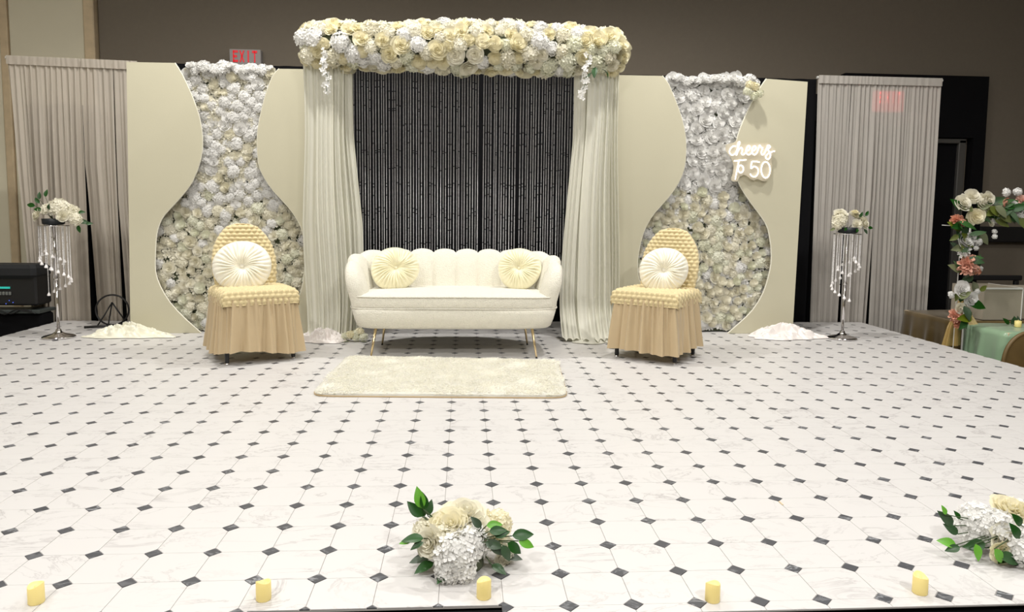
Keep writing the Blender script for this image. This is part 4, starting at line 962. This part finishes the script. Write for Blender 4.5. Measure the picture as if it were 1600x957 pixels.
# ------------------------------------------------------------------ right of the stage: tables, floral arch, box, chairs
def table(name, label, x0, x1, y0, y1, zt, m, seed, drop=.72):
    t = thing(name, label, 'table', ((x0+x1)/2, (y0+y1)/2, ZF))
    MB().bbox((x0+.01, y0+.01, zt-.03), (x1-.01, y1-.01, zt-.006), .004).build('tabletop', M_WOOD, t, world=True)
    for x in (x0+.06, x1-.06):
        for y in (y0+.06, y1-.06): MB().tube([(x, y, ZF), (x, y, zt-.03)], .014, 8).build('leg', M_BLACKM, t, world=True)
    cx, cy, hx, hy = (x0+x1)/2, (y0+y1)/2, (x1-x0)/2, (y1-y0)/2
    def f(u, v):
        a = 2*PI*u; x, y = superarc(hx, hy, 12, u)
        if v < .25: k = v/.25; return (cx+x*k, cy+y*k, zt+.002*math.sin(8*x+seed))
        w = (v-.25)/.75; L = math.hypot(x, y); fl = .012+.05*w+.028*w*math.sin(15*a+seed+math.sin(4*a))+.012*w*math.sin(31*a)
        return (cx+x+x/L*fl, cy+y+y/L*fl, zt-drop*w)
    MB().grid(f, 240, 28, True).build('tablecloth', m, t, True, world=True)
    return t
table('draped_table', 'table under shiny gold cloth behind the green table, right of the stage', 3.95, 5.0, 3.95, 4.65, .15, M_GOLDSAT, 2)
table('draped_table', 'table under pale green satin cloth at the right edge, beside the stage', 3.98, 5.1, 3.37, 3.86, .145, M_GREENSAT, 5)
bx = thing('storage_box', 'large open pale box standing on the gold table', 'box', (4.42, 4.1, .152))
p0 = at(1535, 452, 3.96); p1 = at(1594, 452, 3.96); bz = at(1535, 450, 3.96).z
bw = (p1.x-p0.x)/2; bx.location = ((p0.x+p1.x)/2+.02, 4.16, .154)
H_ = bz-.154
for n_, lo, hi in (('front_wall', (-bw, -.20, .004), (bw, -.192, H_)), ('back_wall', (-bw, .192, .004), (bw, .20, H_)), ('side_wall', (-bw, -.191, .004), (-bw+.008, .191, H_)), ('side_wall', (bw-.008, -.191, .004), (bw, .191, H_)), ('bottom', (-bw, -.2, 0), (bw, .2, .0039))):
    MB().box(lo, hi).build(n_, M_CARD, bx)
for lo, hi in (((-bw-.002, -.206, H_-.012), (bw+.002, -.200, H_+.002)), ((bw+.0005, -.2, H_-.012), (bw+.006, .2, H_+.002)), ((bw+.0005, -.206, .0), (bw+.006, -.19, H_-.012))):
    MB().box(lo, hi).build('white_edge', M_WHITE, bx)
bx2 = tag(MB().bbox((bw+.02+bx.location.x, 3.985, .155), (bw+.32+bx.location.x, 4.30, .155+H_*.97), .008).build('storage_box', M_CARD), 'closed pale box beside the open box, cut by the right picture edge', 'box')
# flower arch
fa2 = thing('floral_arch', 'floral stand of cream roses, peach carnations and greenery beside the right stage edge', 'flower stand', (3.9, 3.72, ZF))
yA = 3.74
q0 = at(1506, 500, yA); q1 = at(1512, 330, yA)
MB().tube([(q0.x, yA, ZF), (q0.x, yA, q1.z), (q0.x+.35, yA, q1.z+.05), (q0.x+1.1, yA, q1.z+.04)], .008, 8).build('frame_tube', M_WHITE, fa2, True, world=True)
MB().tube([(q0.x-.06, yA+.02, ZF), (q0.x-.06, yA+.02, at(1497, 352, yA).z)], .003, 6).tube([at(1472, 352, yA), at(1500, 354, yA)], .003, 6).build('wire', M_WHITE, fa2, world=True)
MB().bbox((q0.x-.14, yA-.14, ZF+.0005), (q0.x+.12, yA+.14, ZF+.012), .003).build('foot', M_WHITE, fa2, world=True)
def sash(label, P, R0, m, seed):
    mb = MB(); n = 26
    def f(u, v):
        i = v*(len(P)-1); k = min(int(i), len(P)-2); p = P[k].lerp(P[k+1], i-k); w = R0*(.35+.9*v); a = 2*PI*u
        r = w*(1+.28*math.sin(5*a+seed)); return (p.x+r*math.cos(a), p.y+.45*r*math.sin(a), p.z)
    mb.grid(f, 60, n, True); o = mb.build('satin_sash', m, fa2, True, world=True); o['label'] = label
sash('twisted gold satin sash hanging left of the floral post', [at(1502, 470, 3.83), at(1498, 490, 3.82), at(1491, 512, 3.80), at(1486, 540, 3.80)], .05, mat('gold_sash', (.42, .29, .10, 1), .3, noise_scale=6, vary=.2), 1)
sash('bright gold satin sash hanging between the floral post and green table', [at(1512, 487, 3.80), at(1520, 505, 3.79), at(1528, 522, 3.78), at(1534, 540, 3.78)], .045, mat('gold_sash_bright', (.72, .56, .28, 1), .28, noise_scale=6, vary=.15), 4)
rr = random.Random(44)
FL_ = [('rose', M_IVORYF, 1502, 318, .058), ('rose', M_IVORYF, 1518, 308, .05), ('rose', M_IVORYF, 1531, 316, .056), ('rose', M_IVORYF, 1541, 312, .05), ('rose', M_CREAMF, 1524, 338, .055), ('rose', M_IVORYF, 1536, 327, .045), ('carn', M_PINKF, 1495, 345, .05), ('carn', M_PINKF, 1502, 349, .035),
  ('rose', M_WHITEF, 1505, 377, .062), ('rose', M_WHITEF, 1517, 372, .035), ('hyd', M_WHITEF, 1505, 396, .045), ('carn', M_PINKF, 1511, 414, .082), ('hyd', M_PINKF, 1526, 423, .03), ('rose', M_WHITEF, 1501, 452, .055), ('rose', M_WHITEF, 1515, 467, .05), ('rose', M_IVORYF, 1499, 481, .035), ('carn', M_PINKF, 1492, 494, .055), ('carn', M_PINKF, 1497, 505, .04),
  ('ball', M_PINKF, 1569, 317, .035), ('carn', M_PINKF, 1598, 316, .055), ('rose', M_WHITEF, 1581, 324, .04), ('hyd', M_WHITEF, 1572, 301, .03), ('hyd', M_WHITEF, 1590, 300, .028), ('hyd', M_WHITEF, 1594, 334, .04), ('hyd', M_WHITEF, 1529, 378, .026), ('hyd', M_WHITEF, 1554, 362, .017), ('hyd', M_WHITEF, 1554, 370, .017), ('hyd', M_WHITEF, 1486, 461, .025), ('hyd', M_WHITEF, 1527, 456, .02), ('hyd', M_WHITEF, 1525, 388, .018), ('rose', M_WHITEF, 1556, 343, .025), ('rose', M_IVORYF, 1548, 350, .022), ('hyd', M_WHITEF, 1531, 420, .02)]
for k, m, px, py, r in FL_: bloom(k, m, fa2, at(px, py, yA-.05-rr.uniform(0, .03))-fa2.location, (rr.uniform(-.4, .4), -1, rr.uniform(-.1, .5)), r*1.12, rr)
for i in range(110):
    s = rr.random()
    if i < 44: px, py, d = 1508+rr.uniform(-12, 14), rr.uniform(325, 510), (rr.uniform(-1, 1), -.3, rr.uniform(-.6, .8))
    else: px, py, d = rr.uniform(1520, 1600), 325+rr.uniform(-8, 18), (rr.uniform(.2, 1), -.3, rr.uniform(-.7, .3))
    leaf(fa2, at(px, py, yA-rr.uniform(.03, .10))-fa2.location, d, rr.uniform(.08, .15), rr.choice('ddos' if i < 38 else 'dsso'), up=(0, -1, .3))
for px, py, d, L in [(1519, 405, (.2, -.2, -.9), .13), (1520, 440, (.3, -.2, -.9), .12), (1527, 362, (.6, -.2, -.6), .14), (1545, 300, (.1, 0, -1), .1), (1530, 455, (.9, -.1, .6), .08)]: leaf(fa2, at(px, py, yA-.03)-fa2.location, d, L, 'o', up=(0, -1, .2))
# flameless candle and leaf on the green table
p = at(1590, 514, 3.62)
t = thing('led_candle', 'yellow flameless candle standing on the green satin table', 'candle', (p.x, 3.62, .148)); MB().lathe([(.022, 0), (.024, .003), (.024, .048), (.018, .050), (.012, .044)], 20).build('wax_body', M_CANDLE, t, True); MB().lathe([(.002, .042), (.004, .050), (.0005, .058)], 8).build('flame_tip', M_CANDLE, t, True)
sp = thing('leaf_sprig', 'small dark leafy sprig behind the candle on the green table', 'sprig', (p.x+.04, 3.70, .15))
for i in range(7): leaf(sp, (i*.018-.05, 0, .005), (R_.uniform(-.8, 1), -.1, .8), .07, 'd', up=(0, -1, .2))
# black chair behind the box and brown round-backed chair in front of the green table
bc2 = thing('dining_chair', 'black chair whose top rail shows above the pale boxes', 'chair', (5.05, 4.98, ZF))
pr_ = at(1548, 430, 4.98); zt = pr_.z-ZF
MB().bbox((-.30, -.03, zt-.05), (.30, .0, zt), .008).build('top_rail', M_BLACKM, bc2)
for x in (-.25, .25): MB().bbox((x-.022, -.025, .0), (x+.022, .01, zt-.05), .005).build('leg', M_BLACKM, bc2)
for x in (-.22, .22): MB().bbox((x-.018, -.40, .0), (x+.018, -.36, .44), .005).build('leg', M_BLACKM, bc2)
MB().bbox((-.26, -.42, .44), (.26, -.03, .48), .012).build('seat', M_BLACKM, bc2)
br = thing('banquet_chair', 'brown round-backed banquet chair in front of the green table', 'chair', (4.06, 3.20, ZF), PI)
def rb(u, v):
    a = 2*PI*u; x, z = superell(.235*v, .25*v, 2.3, a); return (x, .012+.02*(1-v*v), .53+z)
MB().grid(rb, 48, 8, True).build('backrest', M_BROWN, br, True)
MB().tube([(superell(.235, .25, 2.3, 2*PI*j/48)[0], .0, .53+superell(.235, .25, 2.3, 2*PI*j/48)[1]) for j in range(48)], .016, 8, True).build('back_frame', M_BROWN, br, True)
MB().bbox((-.21, .03, .40), (.21, .42, .45), .02).build('seat', M_BROWN, br)
for x in (-.19, .19):
    for y in (.05, .39): MB().tube([(x, y, 0), (x, y, .41)], .012, 8).build('leg', M_GOLD, br, True)
